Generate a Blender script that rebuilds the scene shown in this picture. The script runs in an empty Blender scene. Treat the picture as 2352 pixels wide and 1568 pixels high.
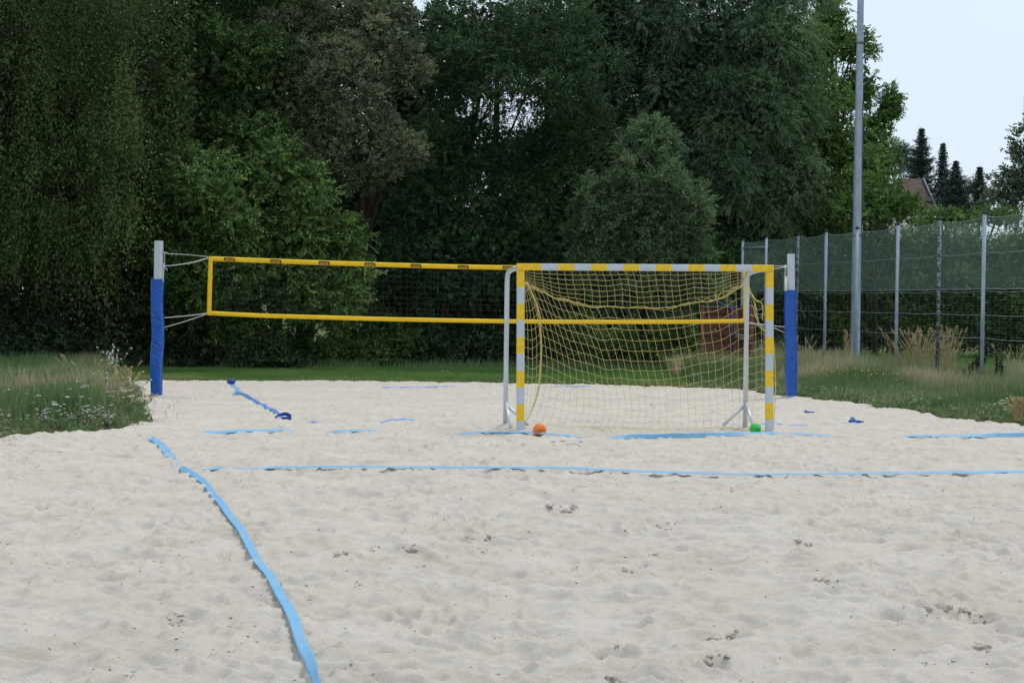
import bpy, math
import numpy as np
from mathutils import Vector, Matrix

# ------------------------------------------------------------------ camera
F = 4500.0; CX, CY = 1176.0, 784.0; HC = 1.625
PITCH = math.atan(94.0 / F); ROLL = 0.012
_f = np.array([0, math.cos(PITCH), -math.sin(PITCH)])
_u0 = np.array([0, math.sin(PITCH), math.cos(PITCH)])
_r0 = np.array([1.0, 0, 0])
UPC = _u0 * math.cos(ROLL) - _r0 * math.sin(ROLL)
RTC = _r0 * math.cos(ROLL) + _u0 * math.sin(ROLL)
CAMP = np.array([0, 0, HC])

scene = bpy.context.scene
COL = scene.collection
cam_d = bpy.data.cameras.new("camera"); cam = bpy.data.objects.new("camera", cam_d); COL.objects.link(cam)
cam_d.sensor_width = 36; cam_d.lens = 36 * F / 2352.0
cam_d.clip_start = 0.1; cam_d.clip_end = 5000
m = Matrix(((RTC[0], UPC[0], -_f[0], 0), (RTC[1], UPC[1], -_f[1], 0), (RTC[2], UPC[2], -_f[2], HC), (0, 0, 0, 1)))
cam.matrix_world = m
scene.camera = cam
cam_d.dof.use_dof = False

# ------------------------------------------------------------------ sky, sun, exposure
SUN_DIR = Vector((0.34, 0.36, 0.87)).normalized()
sun_el = math.asin(SUN_DIR.z); sun_az = math.atan2(SUN_DIR.x, SUN_DIR.y)
w = bpy.data.worlds.new("World"); scene.world = w; w.use_nodes = True
nt = w.node_tree; nt.nodes.clear()
out = nt.nodes.new("ShaderNodeOutputWorld"); bg = nt.nodes.new("ShaderNodeBackground")
sky = nt.nodes.new("ShaderNodeTexSky"); sky.sky_type = 'NISHITA'; sky.sun_disc = False
sky.sun_elevation = sun_el; sky.sun_rotation = sun_az; sky.air_density = 1.0; sky.dust_density = 2.0
tc = nt.nodes.new("ShaderNodeTexCoord"); mp = nt.nodes.new("ShaderNodeMapping"); mp.inputs['Scale'].default_value = (1.0, 1.0, 3.5)
nz = nt.nodes.new("ShaderNodeTexNoise"); nz.inputs['Scale'].default_value = 2.2; nz.inputs['Detail'].default_value = 5; nz.inputs['Roughness'].default_value = 0.5
cr = nt.nodes.new("ShaderNodeValToRGB")
cr.color_ramp.elements[0].position = 0.3; cr.color_ramp.elements[0].color = (6.3, 7.5, 8.75, 1)
cr.color_ramp.elements[1].position = 0.75; cr.color_ramp.elements[1].color = (7.4, 8.3, 9.2, 1)
mx = nt.nodes.new("ShaderNodeMix"); mx.data_type = 'RGBA'; mx.inputs['Factor'].default_value = 0.88
nt.links.new(tc.outputs['Generated'], mp.inputs['Vector']); nt.links.new(mp.outputs[0], nz.inputs['Vector'])
nt.links.new(nz.outputs['Fac'], cr.inputs[0])
nt.links.new(sky.outputs[0], mx.inputs['A']); nt.links.new(cr.outputs[0], mx.inputs['B'])
nt.links.new(mx.outputs['Result'], bg.inputs['Color']); bg.inputs['Strength'].default_value = 0.1
nt.links.new(bg.outputs[0], out.inputs[0])
sun_d = bpy.data.lights.new("sun", 'SUN'); sun_d.energy = 1.5; sun_d.angle = math.radians(11); sun_d.color = (1.0, 0.95, 0.88)
sun = bpy.data.objects.new("sun", sun_d); COL.objects.link(sun)
sun.rotation_euler = SUN_DIR.to_track_quat('Z', 'Y').to_euler(); sun.location = (10, 5, 30)
scene.view_settings.view_transform = 'Standard'; scene.view_settings.look = 'None'
scene.view_settings.exposure = 0.22; scene.view_settings.gamma = 1.0
scene.render.engine = 'CYCLES'
scene.cycles.max_bounces = 6; scene.cycles.diffuse_bounces = 3; scene.cycles.transparent_max_bounces = 8
scene.cycles.use_denoising = True

# ------------------------------------------------------------------ helpers
def pt(x, y, Y):
    """the point at distance Y that the photograph shows at (x, y)"""
    d = _f + ((x - CX) / F) * RTC + ((CY - y) / F) * UPC
    return CAMP + d * (Y / d[1])
def gp(x, y, z=0.0):
    d = _f + ((x - CX) / F) * RTC + ((CY - y) / F) * UPC
    return CAMP + d * ((z - HC) / d[2])
def nrm(a):
    return a / np.maximum(np.linalg.norm(a, axis=-1, keepdims=True), 1e-9)

def wl(o):
    p = np.zeros(3)
    while o is not None:
        p += np.array(o.location); o = o.parent
    return p

def mesh_raw(name, V, Q=None, T=None, mats=(), mi=None, parent=None, smooth=False, attr=None):
    V = np.asarray(V, dtype=np.float64)
    if parent is not None: V = V - wl(parent)
    me = bpy.data.meshes.new(name)
    nq = 0 if Q is None else len(Q); ntr = 0 if T is None else len(T)
    me.vertices.add(len(V)); me.vertices.foreach_set("co", V.astype(np.float32).ravel())
    loops = []
    if nq: loops.append(np.asarray(Q, dtype=np.int32).ravel())
    if ntr: loops.append(np.asarray(T, dtype=np.int32).ravel())
    lo = np.concatenate(loops)
    me.loops.add(len(lo)); me.loops.foreach_set("vertex_index", lo)
    me.polygons.add(nq + ntr)
    st = np.concatenate([np.arange(nq) * 4, nq * 4 + np.arange(ntr) * 3]).astype(np.int32)
    me.polygons.foreach_set("loop_start", st)
    me.polygons.foreach_set("loop_total", np.concatenate([np.full(nq, 4), np.full(ntr, 3)]).astype(np.int32))
    if mi is not None: me.polygons.foreach_set("material_index", np.asarray(mi, dtype=np.int32))
    if smooth: me.polygons.foreach_set("use_smooth", np.ones(nq + ntr, dtype=bool))
    for mt in mats: me.materials.append(mt)
    if attr:
        for k, a in attr.items():
            at = me.attributes.new(k, 'FLOAT', 'POINT'); at.data.foreach_set("value", np.asarray(a, dtype=np.float32))
    me.update(calc_edges=True)
    o = bpy.data.objects.new(name, me); COL.objects.link(o)
    if parent is not None: o.parent = parent
    return o

class MB:
    def __init__(s): s.V = []; s.Q = []; s.T = []; s.qm = []; s.tm = []; s.n = 0; s.A = []
    def add(s, V, Q=None, T=None, mi=0, v=0.5):
        V = np.asarray(V, float)
        if Q is not None and len(Q): s.Q.append(np.asarray(Q) + s.n); s.qm.append(np.full(len(Q), mi))
        if T is not None and len(T): s.T.append(np.asarray(T) + s.n); s.tm.append(np.full(len(T), mi))
        s.V.append(V); s.n += len(V); s.A.append(np.broadcast_to(v, (len(V),)).astype(float))
    def tube(s, P, r, sides=6, mi=0, cap=True, v=0.5):
        P = np.asarray(P, float); n = len(P); r = np.broadcast_to(r, (n,))
        t = np.gradient(P, axis=0); t = nrm(t)
        if n <= 2 or np.abs(t[:, 2]).max() < .85:
            ref = np.array([0, 0, 1.0]) if abs(t[:, 2]).max() < 0.85 else np.array([1.0, 0, 0])
            a = nrm(np.cross(t, ref))
        else:
            ref = np.array([0, 0, 1.0]) if abs(t[0, 2]) < .85 else np.array([1.0, 0, 0])
            a = np.empty_like(t); a[0] = nrm(np.cross(t[0], ref))
            for q in range(1, n): a[q] = nrm(a[q-1]-t[q]*(a[q-1] @ t[q]))
        b = np.cross(t, a)
        an = np.arange(sides) * 2 * math.pi / sides
        V = P[:, None] + r[:, None, None] * (np.cos(an)[None, :, None] * a[:, None] + np.sin(an)[None, :, None] * b[:, None])
        V = V.reshape(-1, 3)
        i = np.arange(n - 1)[:, None] * sides; j = np.arange(sides)[None]; k = (j + 1) % sides
        Q = np.stack([i + j, i + k, i + sides + k, i + sides + j], -1).reshape(-1, 4)
        T = None
        if cap:
            V = np.vstack([V, P[0], P[-1]]); c0 = n * sides; c1 = c0 + 1; jj = np.arange(sides); kk = (jj + 1) % sides
            T = np.vstack([np.stack([kk, jj, np.full(sides, c0)], -1), np.stack([(n - 1) * sides + jj, (n - 1) * sides + kk, np.full(sides, c1)], -1)])
        s.add(V, Q, T, mi, v)
    def rbar(s, p0, p1, w, d, r=0.01, xdir=(1, 0, 0), mi=0, seg=3, cuts=None, mis=None, bulge=None):
        """rounded rectangular bar from p0 to p1; w along xdir, d across"""
        p0 = np.asarray(p0, float); p1 = np.asarray(p1, float); ax = nrm(p1 - p0)
        x = np.asarray(xdir, float); x = nrm(x - ax * (x @ ax)); y = np.cross(ax, x)
        sec = []
        for cx, cy, a0 in ((w/2-r, d/2-r, 0), (-w/2+r, d/2-r, 90), (-w/2+r, -d/2+r, 180), (w/2-r, -d/2+r, 270)):
            for k in range(seg + 1):
                a = math.radians(a0 + 90 * k / seg); sec.append((cx + r*math.cos(a), cy + r*math.sin(a)))
        sec = np.array(sec); ns = len(sec)
        ts = [0, 1] if cuts is None else cuts
        rings = [p0 + (p1 - p0) * t + sec[:, :1] * x + sec[:, 1:] * y for t in ts]
        for q in range(len(ts) - 1):
            V = np.vstack([rings[q], rings[q+1]]); j = np.arange(ns); k = (j + 1) % ns
            s.add(V, np.stack([j, k, ns + k, ns + j], -1), None, mi if mis is None else mis[q])
        for rg, fl in ((rings[0], 1), (rings[-1], 0)):
            V = np.vstack([rg, rg.mean(0)]); j = np.arange(ns); k = (j + 1) % ns
            T = np.stack([k, j, np.full(ns, ns)], -1) if fl else np.stack([j, k, np.full(ns, ns)], -1)
            s.add(V, None, T, mi if mis is None else mis[0 if fl else -1])
    def box(s, c, sz, mi=0, ang=0.0):
        c = np.asarray(c, float); h = np.asarray(sz, float) / 2
        V = np.array([[sx, sy, sz_] for sx in (-1, 1) for sy in (-1, 1) for sz_ in (-1, 1)]) * h
        ca, sa = math.cos(ang), math.sin(ang)
        V = np.stack([V[:, 0]*ca - V[:, 1]*sa, V[:, 0]*sa + V[:, 1]*ca, V[:, 2]], -1) + c
        s.add(V, [[0,1,3,2],[4,6,7,5],[0,4,5,1],[2,3,7,6],[0,2,6,4],[1,5,7,3]], None, mi)
    def build(s, name, mats, parent=None, smooth=False, attr=False):
        if not isinstance(mats, (list, tuple)): mats = [mats]
        V = np.vstack(s.V); Q = np.vstack(s.Q) if s.Q else None; T = np.vstack(s.T) if s.T else None
        mi = np.concatenate(s.qm + s.tm)
        return mesh_raw(name, V, Q, T, mats, mi, parent, smooth, {'v': np.concatenate(s.A)} if attr else None)

def tag(o, label=None, cat=None, group=None, kind=None):
    if label: o['label'] = label
    if cat: o['category'] = cat
    if group: o['group'] = group
    if kind: o['kind'] = kind
    return o
def empty(name, loc, label=None, cat=None, group=None):
    o = bpy.data.objects.new(name, None); COL.objects.link(o); o.location = [float(a) for a in loc]
    o.empty_display_size = 0.2
    return tag(o, label, cat, group)
def copy_tree(root, loc, rz=0.0, sc=1.0, label=None, group=None):
    r = root.copy(); COL.objects.link(r); r.location = [float(a) for a in loc]; r.rotation_euler = (0, 0, rz); r.scale = (sc, sc, sc)
    if label: r['label'] = label
    if group: r['group'] = group
    for ch in list(root.children):
        c = ch.copy(); COL.objects.link(c); c.parent = r
    return r

# ---- materials
def mat(name, col, rough=0.6, metal=0.0, spec=0.5, var=0.0, vscale=5.0, bump=0.0, bscale=40.0, col2=None, thr=(0.35, 0.65), stretch=(1, 1, 1)):
    M = bpy.data.materials.new(name); M.use_nodes = True; t = M.node_tree; b = t.nodes['Principled BSDF']
    b.inputs['Base Color'].default_value = (*col, 1); b.inputs['Roughness'].default_value = rough
    b.inputs['Metallic'].default_value = metal; b.inputs['Specular IOR Level'].default_value = spec
    if var or col2 or bump:
        g = t.nodes.new("ShaderNodeNewGeometry") ; mp_ = t.nodes.new("ShaderNodeMapping"); mp_.inputs['Scale'].default_value = stretch
        t.links.new(g.outputs['Position'], mp_.inputs['Vector'])
    if var or col2:
        n = t.nodes.new("ShaderNodeTexNoise"); n.inputs['Scale'].default_value = vscale; n.inputs['Detail'].default_value = 6; n.inputs['Roughness'].default_value = .65
        t.links.new(mp_.outputs[0], n.inputs['Vector'])
        r = t.nodes.new("ShaderNodeValToRGB"); r.color_ramp.elements[0].position = thr[0]; r.color_ramp.elements[1].position = thr[1]
        c2 = col2 or tuple(c * (1 - var) for c in col)
        c1 = col if col2 else tuple(min(1, c * (1 + var)) for c in col)
        r.color_ramp.elements[0].color = (*c2, 1); r.color_ramp.elements[1].color = (*c1, 1)
        t.links.new(n.outputs['Fac'], r.inputs[0]); t.links.new(r.outputs[0], b.inputs['Base Color'])
    if bump:
        n2 = t.nodes.new("ShaderNodeTexNoise"); n2.inputs['Scale'].default_value = bscale; n2.inputs['Detail'].default_value = 5
        t.links.new(mp_.outputs[0], n2.inputs['Vector'])
        bp = t.nodes.new("ShaderNodeBump"); bp.inputs['Strength'].default_value = 1.0; bp.inputs['Distance'].default_value = bump
        t.links.new(n2.outputs['Fac'], bp.inputs['Height']); t.links.new(bp.outputs[0], b.inputs['Normal'])
    return M

def leaf_mat(name, dark, light, trans=0.25, rough=0.62, mid=None, spec=0.18, gain=1.0):
    dark = tuple(c*gain for c in dark); light = tuple(c*gain for c in light)
    if mid: mid = (mid[0], tuple(c*gain for c in mid[1]))
    M = bpy.data.materials.new(name); M.use_nodes = True; t = M.node_tree; b = t.nodes['Principled BSDF']
    a = t.nodes.new("ShaderNodeAttribute"); a.attribute_name = 'v'
    r = t.nodes.new("ShaderNodeValToRGB"); r.color_ramp.elements[0].color = (*dark, 1); r.color_ramp.elements[1].color = (*light, 1)
    if mid:
        e = r.color_ramp.elements.new(mid[0]); e.color = (*mid[1], 1)
    t.links.new(a.outputs['Fac'], r.inputs[0]); t.links.new(r.outputs[0], b.inputs['Base Color'])
    b.inputs['Roughness'].default_value = rough; b.inputs['Specular IOR Level'].default_value = spec
    if trans > 0:
        tr = t.nodes.new("ShaderNodeBsdfTranslucent"); mxs = t.nodes.new("ShaderNodeMixShader"); mxs.inputs[0].default_value = trans
        t.links.new(r.outputs[0], tr.inputs['Color']); t.links.new(b.outputs[0], mxs.inputs[1]); t.links.new(tr.outputs[0], mxs.inputs[2])
        t.links.new(mxs.outputs[0], t.nodes['Material Output'].inputs[0])
    return M

# ---- noise
def lattice(seed):
    return np.random.RandomState(seed).rand(256, 256)
_lat = {}
def vnoise(x, y, seed):
    if seed not in _lat: _lat[seed] = lattice(seed)
    L = _lat[seed]
    xi = np.floor(x).astype(int); yi = np.floor(y).astype(int); fx = x - xi; fy = y - yi
    fx = fx*fx*fx*(fx*(fx*6-15)+10); fy = fy*fy*fy*(fy*(fy*6-15)+10)
    a = L[xi & 255, yi & 255]; b = L[(xi+1) & 255, yi & 255]; c = L[xi & 255, (yi+1) & 255]; d = L[(xi+1) & 255, (yi+1) & 255]
    return (a*(1-fx)+b*fx)*(1-fy) + (c*(1-fx)+d*fx)*fy
def rot(x, y, a):
    return x*math.cos(a) - y*math.sin(a), x*math.sin(a) + y*math.cos(a)

PIT = np.array([(-11,-6),(-11,15),(-7.0,19.5),(-5.7,21.3),(-5.5,23.2),(-4.55,23.7),(-4.75,25.5),(-5.2,28),(-6.2,32),(-7.1,37.3),
                (-6.2,37.8),(-4.06,38.3),(-2,38.6),(.09,38.5),(2.3,37.7),(3.9,37.0),(4.53,35.4),(4.94,34.1),(5.5,32.0),(5.88,29.9),(6.41,28.1),(6.9,26.0),(9,19),(12,12),(12,-6)], float)
def pit_sd(x, y):
    """distance to the edge of the sand, positive outside"""
    x = np.asarray(x, float); y = np.asarray(y, float)
    best = np.full(x.shape, 1e9); inside = np.zeros(x.shape, bool)
    n = len(PIT)
    for i in range(n):
        a = PIT[i]; b = PIT[(i+1) % n]; e = b - a
        t = np.clip(((x-a[0])*e[0] + (y-a[1])*e[1]) / (e @ e), 0, 1)
        d = np.hypot(x-(a[0]+t*e[0]), y-(a[1]+t*e[1])); best = np.minimum(best, d)
        c = ((a[1] > y) != (b[1] > y)) & (x < (b[0]-a[0])*(y-a[1])/((b[1]-a[1]) if b[1] != a[1] else 1e-9) + a[0])
        inside ^= c
    sd = np.where(inside, -best, best)
    return sd + (vnoise(x*1.3+7, y*1.3, 31)-.5)*.45 + (vnoise(x*4+3, y*4, 32)-.5)*.16

_fr = np.random.RandomState(5)
FOOT = np.stack([_fr.uniform(-8, 9, 2600), 5 + 33*_fr.rand(2600)**1.15, _fr.uniform(.06, .13, 2600), _fr.uniform(0, math.pi, 2600), _fr.uniform(.4, 1.0, 2600)], -1)
_sp = [(1405,1485),(1680,1462),(945,1255),(1530,1215),(1285,1165),(1450,1308),(1850,1260),(1895,1335),(2240,1420),(2160,1420),(785,1265),(1115,1230),(405,1430),(1660,1170),(2080,1440),(2290,1500),(1630,1520),(1420,1550),(1290,1020),(1200,1030),(1720,1250),(1000,1380),(600,1420),(250,1250),(2000,1300),(2200,1200)]
_sp = [gp(x+8, y+6) for x, y in _sp]
FOOT = np.vstack([FOOT, [(p[0], p[1], _fr.uniform(.09, .15), _fr.uniform(0, 3), _fr.uniform(.7, 1.15)) for p in _sp]])
def sand_base(x, y):
    h = (vnoise(x*.5, y*.5, 1)-.5)*.06
    wx = x + (vnoise(x*1.1, y*1.1, 9)-.5)*.5; wy = y + (vnoise(x*1.1+50, y*1.1, 10)-.5)*.5
    a1, b1 = rot(wx, wy, .4); n1 = vnoise(a1*2.9, b1*3.7, 2)-.5
    h += -.100*np.abs(n1)
    a2, b2 = rot(wx, wy, 1.3); n2 = vnoise(a2*6.0+9, b2*7.0, 3)-.5
    h += -.074*np.abs(n2)
    a3, b3 = rot(wx, wy, 2.1); h += -.040*np.abs(vnoise(a3*12, b3*13, 4)-.5)
    mask = np.clip((vnoise(x*.8+11, y*.8, 6)-.45)*4, 0, 1)
    h += mask*.022*(vnoise(x*16, y*16, 5)-.5) + .006*(vnoise(x*24, y*24, 7)-.5)
    h += .036
    k = np.where(y > 20, np.clip(1-(y-20)/16*.45, .5, 1), 1)
    return h*k
def sand_h(x, y):
    x = np.asarray(x, float); y = np.asarray(y, float)
    return sand_base(x, y)

# ------------------------------------------------------------------ materials
M_silver = mat("brushed aluminium", (.56, .60, .65), .38, .35, .5, var=.08, vscale=14, bump=.0006, bscale=60, stretch=(1, 1, .15))
M_galv = mat("galvanised steel", (.36, .42, .50), .5, .25, .5, var=.16, vscale=9, stretch=(1, 1, .4))
M_galv_dark = mat("weathered steel", (.24, .27, .33), .6, .2, .4, var=.2, vscale=9, col2=(.07, .055, .05), thr=(.46, .56), stretch=(1, 1, 1.6))
M_yellow = mat("yellow reflective film", (.80, .52, .012), .45, 0, .5, var=.10, vscale=22)
M_white = mat("silver grey film", (.50, .555, .63), .36, .15, .5, var=.05, vscale=8)
M_net = mat("yellow net cord", (.67, .56, .22), .8, 0, .2, var=.12, vscale=30)
M_band = mat("yellow net band", (.83, .52, .012), .6, 0, .3, var=.07, vscale=7, bump=.004, bscale=9, stretch=(1, 1, 3))
M_black = mat("black print", (.012, .010, .008), .6)
M_blacknet = mat("black net cord", (.012, .012, .014), .8)
M_rope = mat("white rope", (.62, .64, .60), .8, var=.1, vscale=40)
M_pad = mat("blue vinyl", (.004, .085, .41), .38, 0, .5, var=.16, vscale=9)
M_ropey = mat("pale tube", (.75, .77, .74), .5)
M_tape = mat("light blue webbing", (.15, .40, .65), .55, 0, .3, vscale=7, bump=.003, bscale=14, col2=(.24, .42, .58), thr=(.36, .56))
M_tape2 = mat("blue webbing", (.09, .24, .62), .55, 0, .35, var=.14, vscale=3, bump=.002, bscale=12)
M_dkstrap = mat("deep blue strap", (.015, .05, .32), .55)
M_cap = mat("black plastic cap", (.02, .02, .022), .5)
M_orange = mat("orange foam rubber", (.85, .20, .03), .6, 0, .35, var=.05, vscale=20, bump=.0008, bscale=220)
M_green = mat("green foam rubber", (.045, .50, .07), .6, 0, .35, var=.08, vscale=20, bump=.0008, bscale=220)
M_ink1 = mat("dark red print", (.16, .025, .01), .6)
M_ink2 = mat("dark green print", (.01, .14, .035), .6)
M_wood = mat("red brown stained wood", (.12, .038, .028), .7, 0, .3, var=.3, vscale=3, stretch=(.5, 1, 12), bump=.003, bscale=20)
M_woodl = mat("lighter brown post", (.22, .085, .06), .7, 0, .3, var=.2, vscale=3, stretch=(12, 1, .5))
M_greybd = mat("grey weathered board", (.17, .15, .14), .8, 0, .2, var=.25, vscale=3, stretch=(.5, 1, 10))
M_bluepipe = mat("blue painted pipe", (.03, .06, .20), .5)
M_bark = mat("dark bark", (.05, .038, .028), .9, 0, .2, var=.4, vscale=6, bump=.02, bscale=12, stretch=(1, 1, .25))
M_barkred = mat("reddish bark", (.085, .05, .042), .9, 0, .2, var=.4, vscale=6, bump=.02, bscale=12, stretch=(1, 1, .25))
M_birchbark = mat("pale birch bark", (.4, .38, .34), .8, 0, .2, var=.3, vscale=5, col2=(.04, .035, .03), thr=(.4, .5), stretch=(1, 1, 3))
M_roof = mat("red clay roof tiles", (.09, .055, .052), .8, 0, .2, var=.25, vscale=2, stretch=(.4, .4, 4), bump=.05, bscale=6)
M_roof2 = mat("grey roof tiles", (.16, .17, .20), .7, 0, .3, var=.2, vscale=2, stretch=(.4, .4, 4))
M_plaster = mat("pale plaster", (.58, .56, .52), .9, var=.06, vscale=1)
M_glass = mat("dark glass", (.03, .035, .045), .12, 0, .6)
M_mesh = mat("fence wire", (.42, .47, .50), .5, .4, .5)
M_meshg = mat("green grey netting", (.27, .38, .32), .7, 0, .3)
M_clod = mat("damp sand", (.47, .42, .355), .95, 0, .1, var=.25, vscale=30, bump=.01, bscale=60)

# sand: pale, with slightly different grains and a few brown specks
def sand_material():
    M = bpy.data.materials.new("pale quartz sand"); M.use_nodes = True; t = M.node_tree; b = t.nodes['Principled BSDF']
    g = t.nodes.new("ShaderNodeNewGeometry")
    def noise(sc, det=4, ro=.6):
        n = t.nodes.new("ShaderNodeTexNoise"); n.inputs['Scale'].default_value = sc; n.inputs['Detail'].default_value = det; n.inputs['Roughness'].default_value = ro
        t.links.new(g.outputs['Position'], n.inputs['Vector']); return n
    def ramp(n, p0, c0, p1, c1):
        r = t.nodes.new("ShaderNodeValToRGB"); r.color_ramp.elements[0].position = p0; r.color_ramp.elements[1].position = p1
        r.color_ramp.elements[0].color = (*c0, 1); r.color_ramp.elements[1].color = (*c1, 1); t.links.new(n.outputs['Fac'], r.inputs[0]); return r
    base = ramp(noise(1.4, 8, .7), .3, (.540, .485, .418), .7, (.640, .592, .528))
    grain = ramp(noise(170, 3, .8), .3, (.76, .73, .69), .62, (1.06, 1.06, 1.06))
    mu = t.nodes.new("ShaderNodeMix"); mu.data_type = 'RGBA'; mu.blend_type = 'MULTIPLY'; mu.inputs['Factor'].default_value = 1
    t.links.new(base.outputs[0], mu.inputs['A']); t.links.new(grain.outputs[0], mu.inputs['B'])
    # bits of bark and pebbles
    vo = t.nodes.new("ShaderNodeTexVoronoi"); vo.inputs['Scale'].default_value = 9.0; vo.inputs['Randomness'].default_value = 1
    t.links.new(g.outputs['Position'], vo.inputs['Vector'])
    n2 = noise(1.1, 2)
    ad = t.nodes.new("ShaderNodeMath"); ad.operation = 'MULTIPLY_ADD'; ad.inputs[1].default_value = -.11; 
    t.links.new(n2.outputs['Fac'], ad.inputs[0]); t.links.new(vo.outputs['Distance'], ad.inputs[2])
    r3 = t.nodes.new("ShaderNodeValToRGB"); r3.color_ramp.elements[0].position = .005; r3.color_ramp.elements[1].position = .03
    r3.color_ramp.elements[0].color = (.42, .33, .26, 1); r3.color_ramp.elements[1].color = (1, 1, 1, 1)
    t.links.new(ad.outputs[0], r3.inputs[0])
    mu2 = t.nodes.new("ShaderNodeMix"); mu2.data_type = 'RGBA'; mu2.blend_type = 'MULTIPLY'; mu2.inputs['Factor'].default_value = 1
    t.links.new(mu.outputs['Result'], mu2.inputs['A']); t.links.new(r3.outputs[0], mu2.inputs['B'])
    t.links.new(mu2.outputs['Result'], b.inputs['Base Color'])
    b.inputs['Roughness'].default_value = .95; b.inputs['Specular IOR Level'].default_value = .12
    nb = noise(38, 8, .75); nb2 = noise(300, 2, .6)
    add = t.nodes.new("ShaderNodeMath"); add.operation = 'MULTIPLY_ADD'; add.inputs[1].default_value = .25
    t.links.new(nb2.outputs['Fac'], add.inputs[0]); t.links.new(nb.outputs['Fac'], add.inputs[2])
    bp = t.nodes.new("ShaderNodeBump"); bp.inputs['Strength'].default_value = 1; bp.inputs['Distance'].default_value = .010
    t.links.new(add.outputs[0], bp.inputs['Height']); t.links.new(bp.outputs[0], b.inputs['Normal'])
    return M
M_sand = sand_material()
M_ground = mat("grassy soil", (.085, .13, .040), .95, 0, .1, var=.2, vscale=2.0, col2=(.085, .070, .038), thr=(.3, .6), bump=.02, bscale=15)

# ------------------------------------------------------------------ ground and sand
def ground_h(x, y):
    sd = pit_sd(x, y)
    k = np.clip(sd/.16+.5, 0, 1)
    hi = .055 + (vnoise(x*.8, y*.8, 41)-.5)*.06
    hi = hi + np.where((x < -3) & (y < 34), .05, 0)*np.clip(sd, 0, 1)
    return -.25 + k*(hi+.25)
def axis(parts):
    return np.unique(np.round(np.concatenate([np.arange(a, b, s) for a, b, s in parts]), 4))
gx = np.concatenate([[-3000, -1500, -600, -250, -120, -60, -35], axis([(-22, -14, .8), (-14, 14, .12), (14, 24, .8)]), [35, 60, 120, 250, 600, 1500, 3000]])
gy = np.concatenate([[-400, -120, -30], axis([(-12, 18, .8), (18, 42, .12), (42, 75, .6)]), [90, 130, 200, 400, 900, 2000, 4000]])
X, Y = np.meshgrid(gx, gy); Z = ground_h(X, Y)
nx, ny = len(gx), len(gy)
i = np.arange(ny-1)[:, None]*nx + np.arange(nx-1)[None]
Qg = np.stack([i, i+1, i+nx+1, i+nx], -1).reshape(-1, 4)
g = mesh_raw("ground", np.stack([X, Y, Z], -1).reshape(-1, 3), Qg, None, [M_ground], smooth=True); tag(g, kind='structure')

sx = np.unique(np.round(np.concatenate([np.arange(-11.5, -3.4, .021), np.arange(-3.4, 3.4, .0115), np.arange(3.4, 12.5, .021)]), 4))
sy = [4.0]
while sy[-1] < 39.6: sy.append(sy[-1] + max(.012, .0023*sy[-1]))
sy = np.array(sy)
X, Y = np.meshgrid(sx, sy)
Z = sand_h(X, Y)
# footprints: a shallow hollow with a small rim
for fx, fy, fr, fa, fd in FOOT:
    ix0, ix1 = np.searchsorted(sx, [fx-.5, fx+.5]); iy0, iy1 = np.searchsorted(sy, [fy-.5, fy+.5])
    xx = X[iy0:iy1, ix0:ix1]-fx; yy = Y[iy0:iy1, ix0:ix1]-fy
    a, b = rot(xx, yy, fa); q = np.sqrt((a/(fr*.62))**2 + (b/fr)**2)
    k = 1 if fy < 22 else .6
    Z[iy0:iy1, ix0:ix1] += k*fd*(-.034*np.exp(-q**2*1.6) + .015*np.exp(-((q-1.35)/.3)**2))
sdp = pit_sd(X, Y)
Z -= Z[(Y > 8) & (sdp < -.5)].mean() + .004
Z -= np.clip(sdp/.25, 0, 1)*.35
Z += np.exp(-((sdp+.35)/.3)**2)*.02
for px_, py_, zt, rr_ in ((.34, 24.02, -.037, .16), (3.02, 24.35, -.006, .16), (.1, 24.2, .0, .25), (3.2, 24.75, -.012, .25)):
    k = np.exp(-(((X-px_)**2+(Y-py_)**2)/rr_**2)**1.5); Z = Z*(1-k)+zt*k
for px_, py_ in ((.10, 24.2), (3.2, 24.75), (-.06, 25.2), (3.05, 25.7), (-5.74, 31.75), (4.82, 33.6)):
    rr_ = np.hypot(X-px_, Y-py_); Z = Z + .032*np.exp(-(rr_/.17)**2)*(.7+.6*vnoise(X*14, Y*14, 66))
SANDZ = Z
nx, ny = len(sx), len(sy)
i = np.arange(ny-1)[:, None]*nx + np.arange(nx-1)[None]
Qs = np.stack([i, i+1, i+nx+1, i+nx], -1).reshape(-1, 4)
s_ = mesh_raw("sand", np.stack([X, Y, Z], -1).reshape(-1, 3), Qs, None, [M_sand], smooth=True); tag(s_, kind='structure')
def sz(x, y):
    x = np.atleast_1d(np.asarray(x, float)); y = np.atleast_1d(np.asarray(y, float))
    ix = np.clip(np.searchsorted(sx, x)-1, 0, len(sx)-2); iy = np.clip(np.searchsorted(sy, y)-1, 0, len(sy)-2)
    fx = np.clip((x-sx[ix])/(sx[ix+1]-sx[ix]), 0, 1); fy = np.clip((y-sy[iy])/(sy[iy+1]-sy[iy]), 0, 1)
    return (SANDZ[iy, ix]*(1-fx)+SANDZ[iy, ix+1]*fx)*(1-fy)+(SANDZ[iy+1, ix]*(1-fx)+SANDZ[iy+1, ix+1]*fx)*fy
def onsand(px, py):
    p = gp(px, py)
    for _ in range(3):
        p = gp(px, py, float(sz(p[0], p[1])[0]))
    return p

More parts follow.
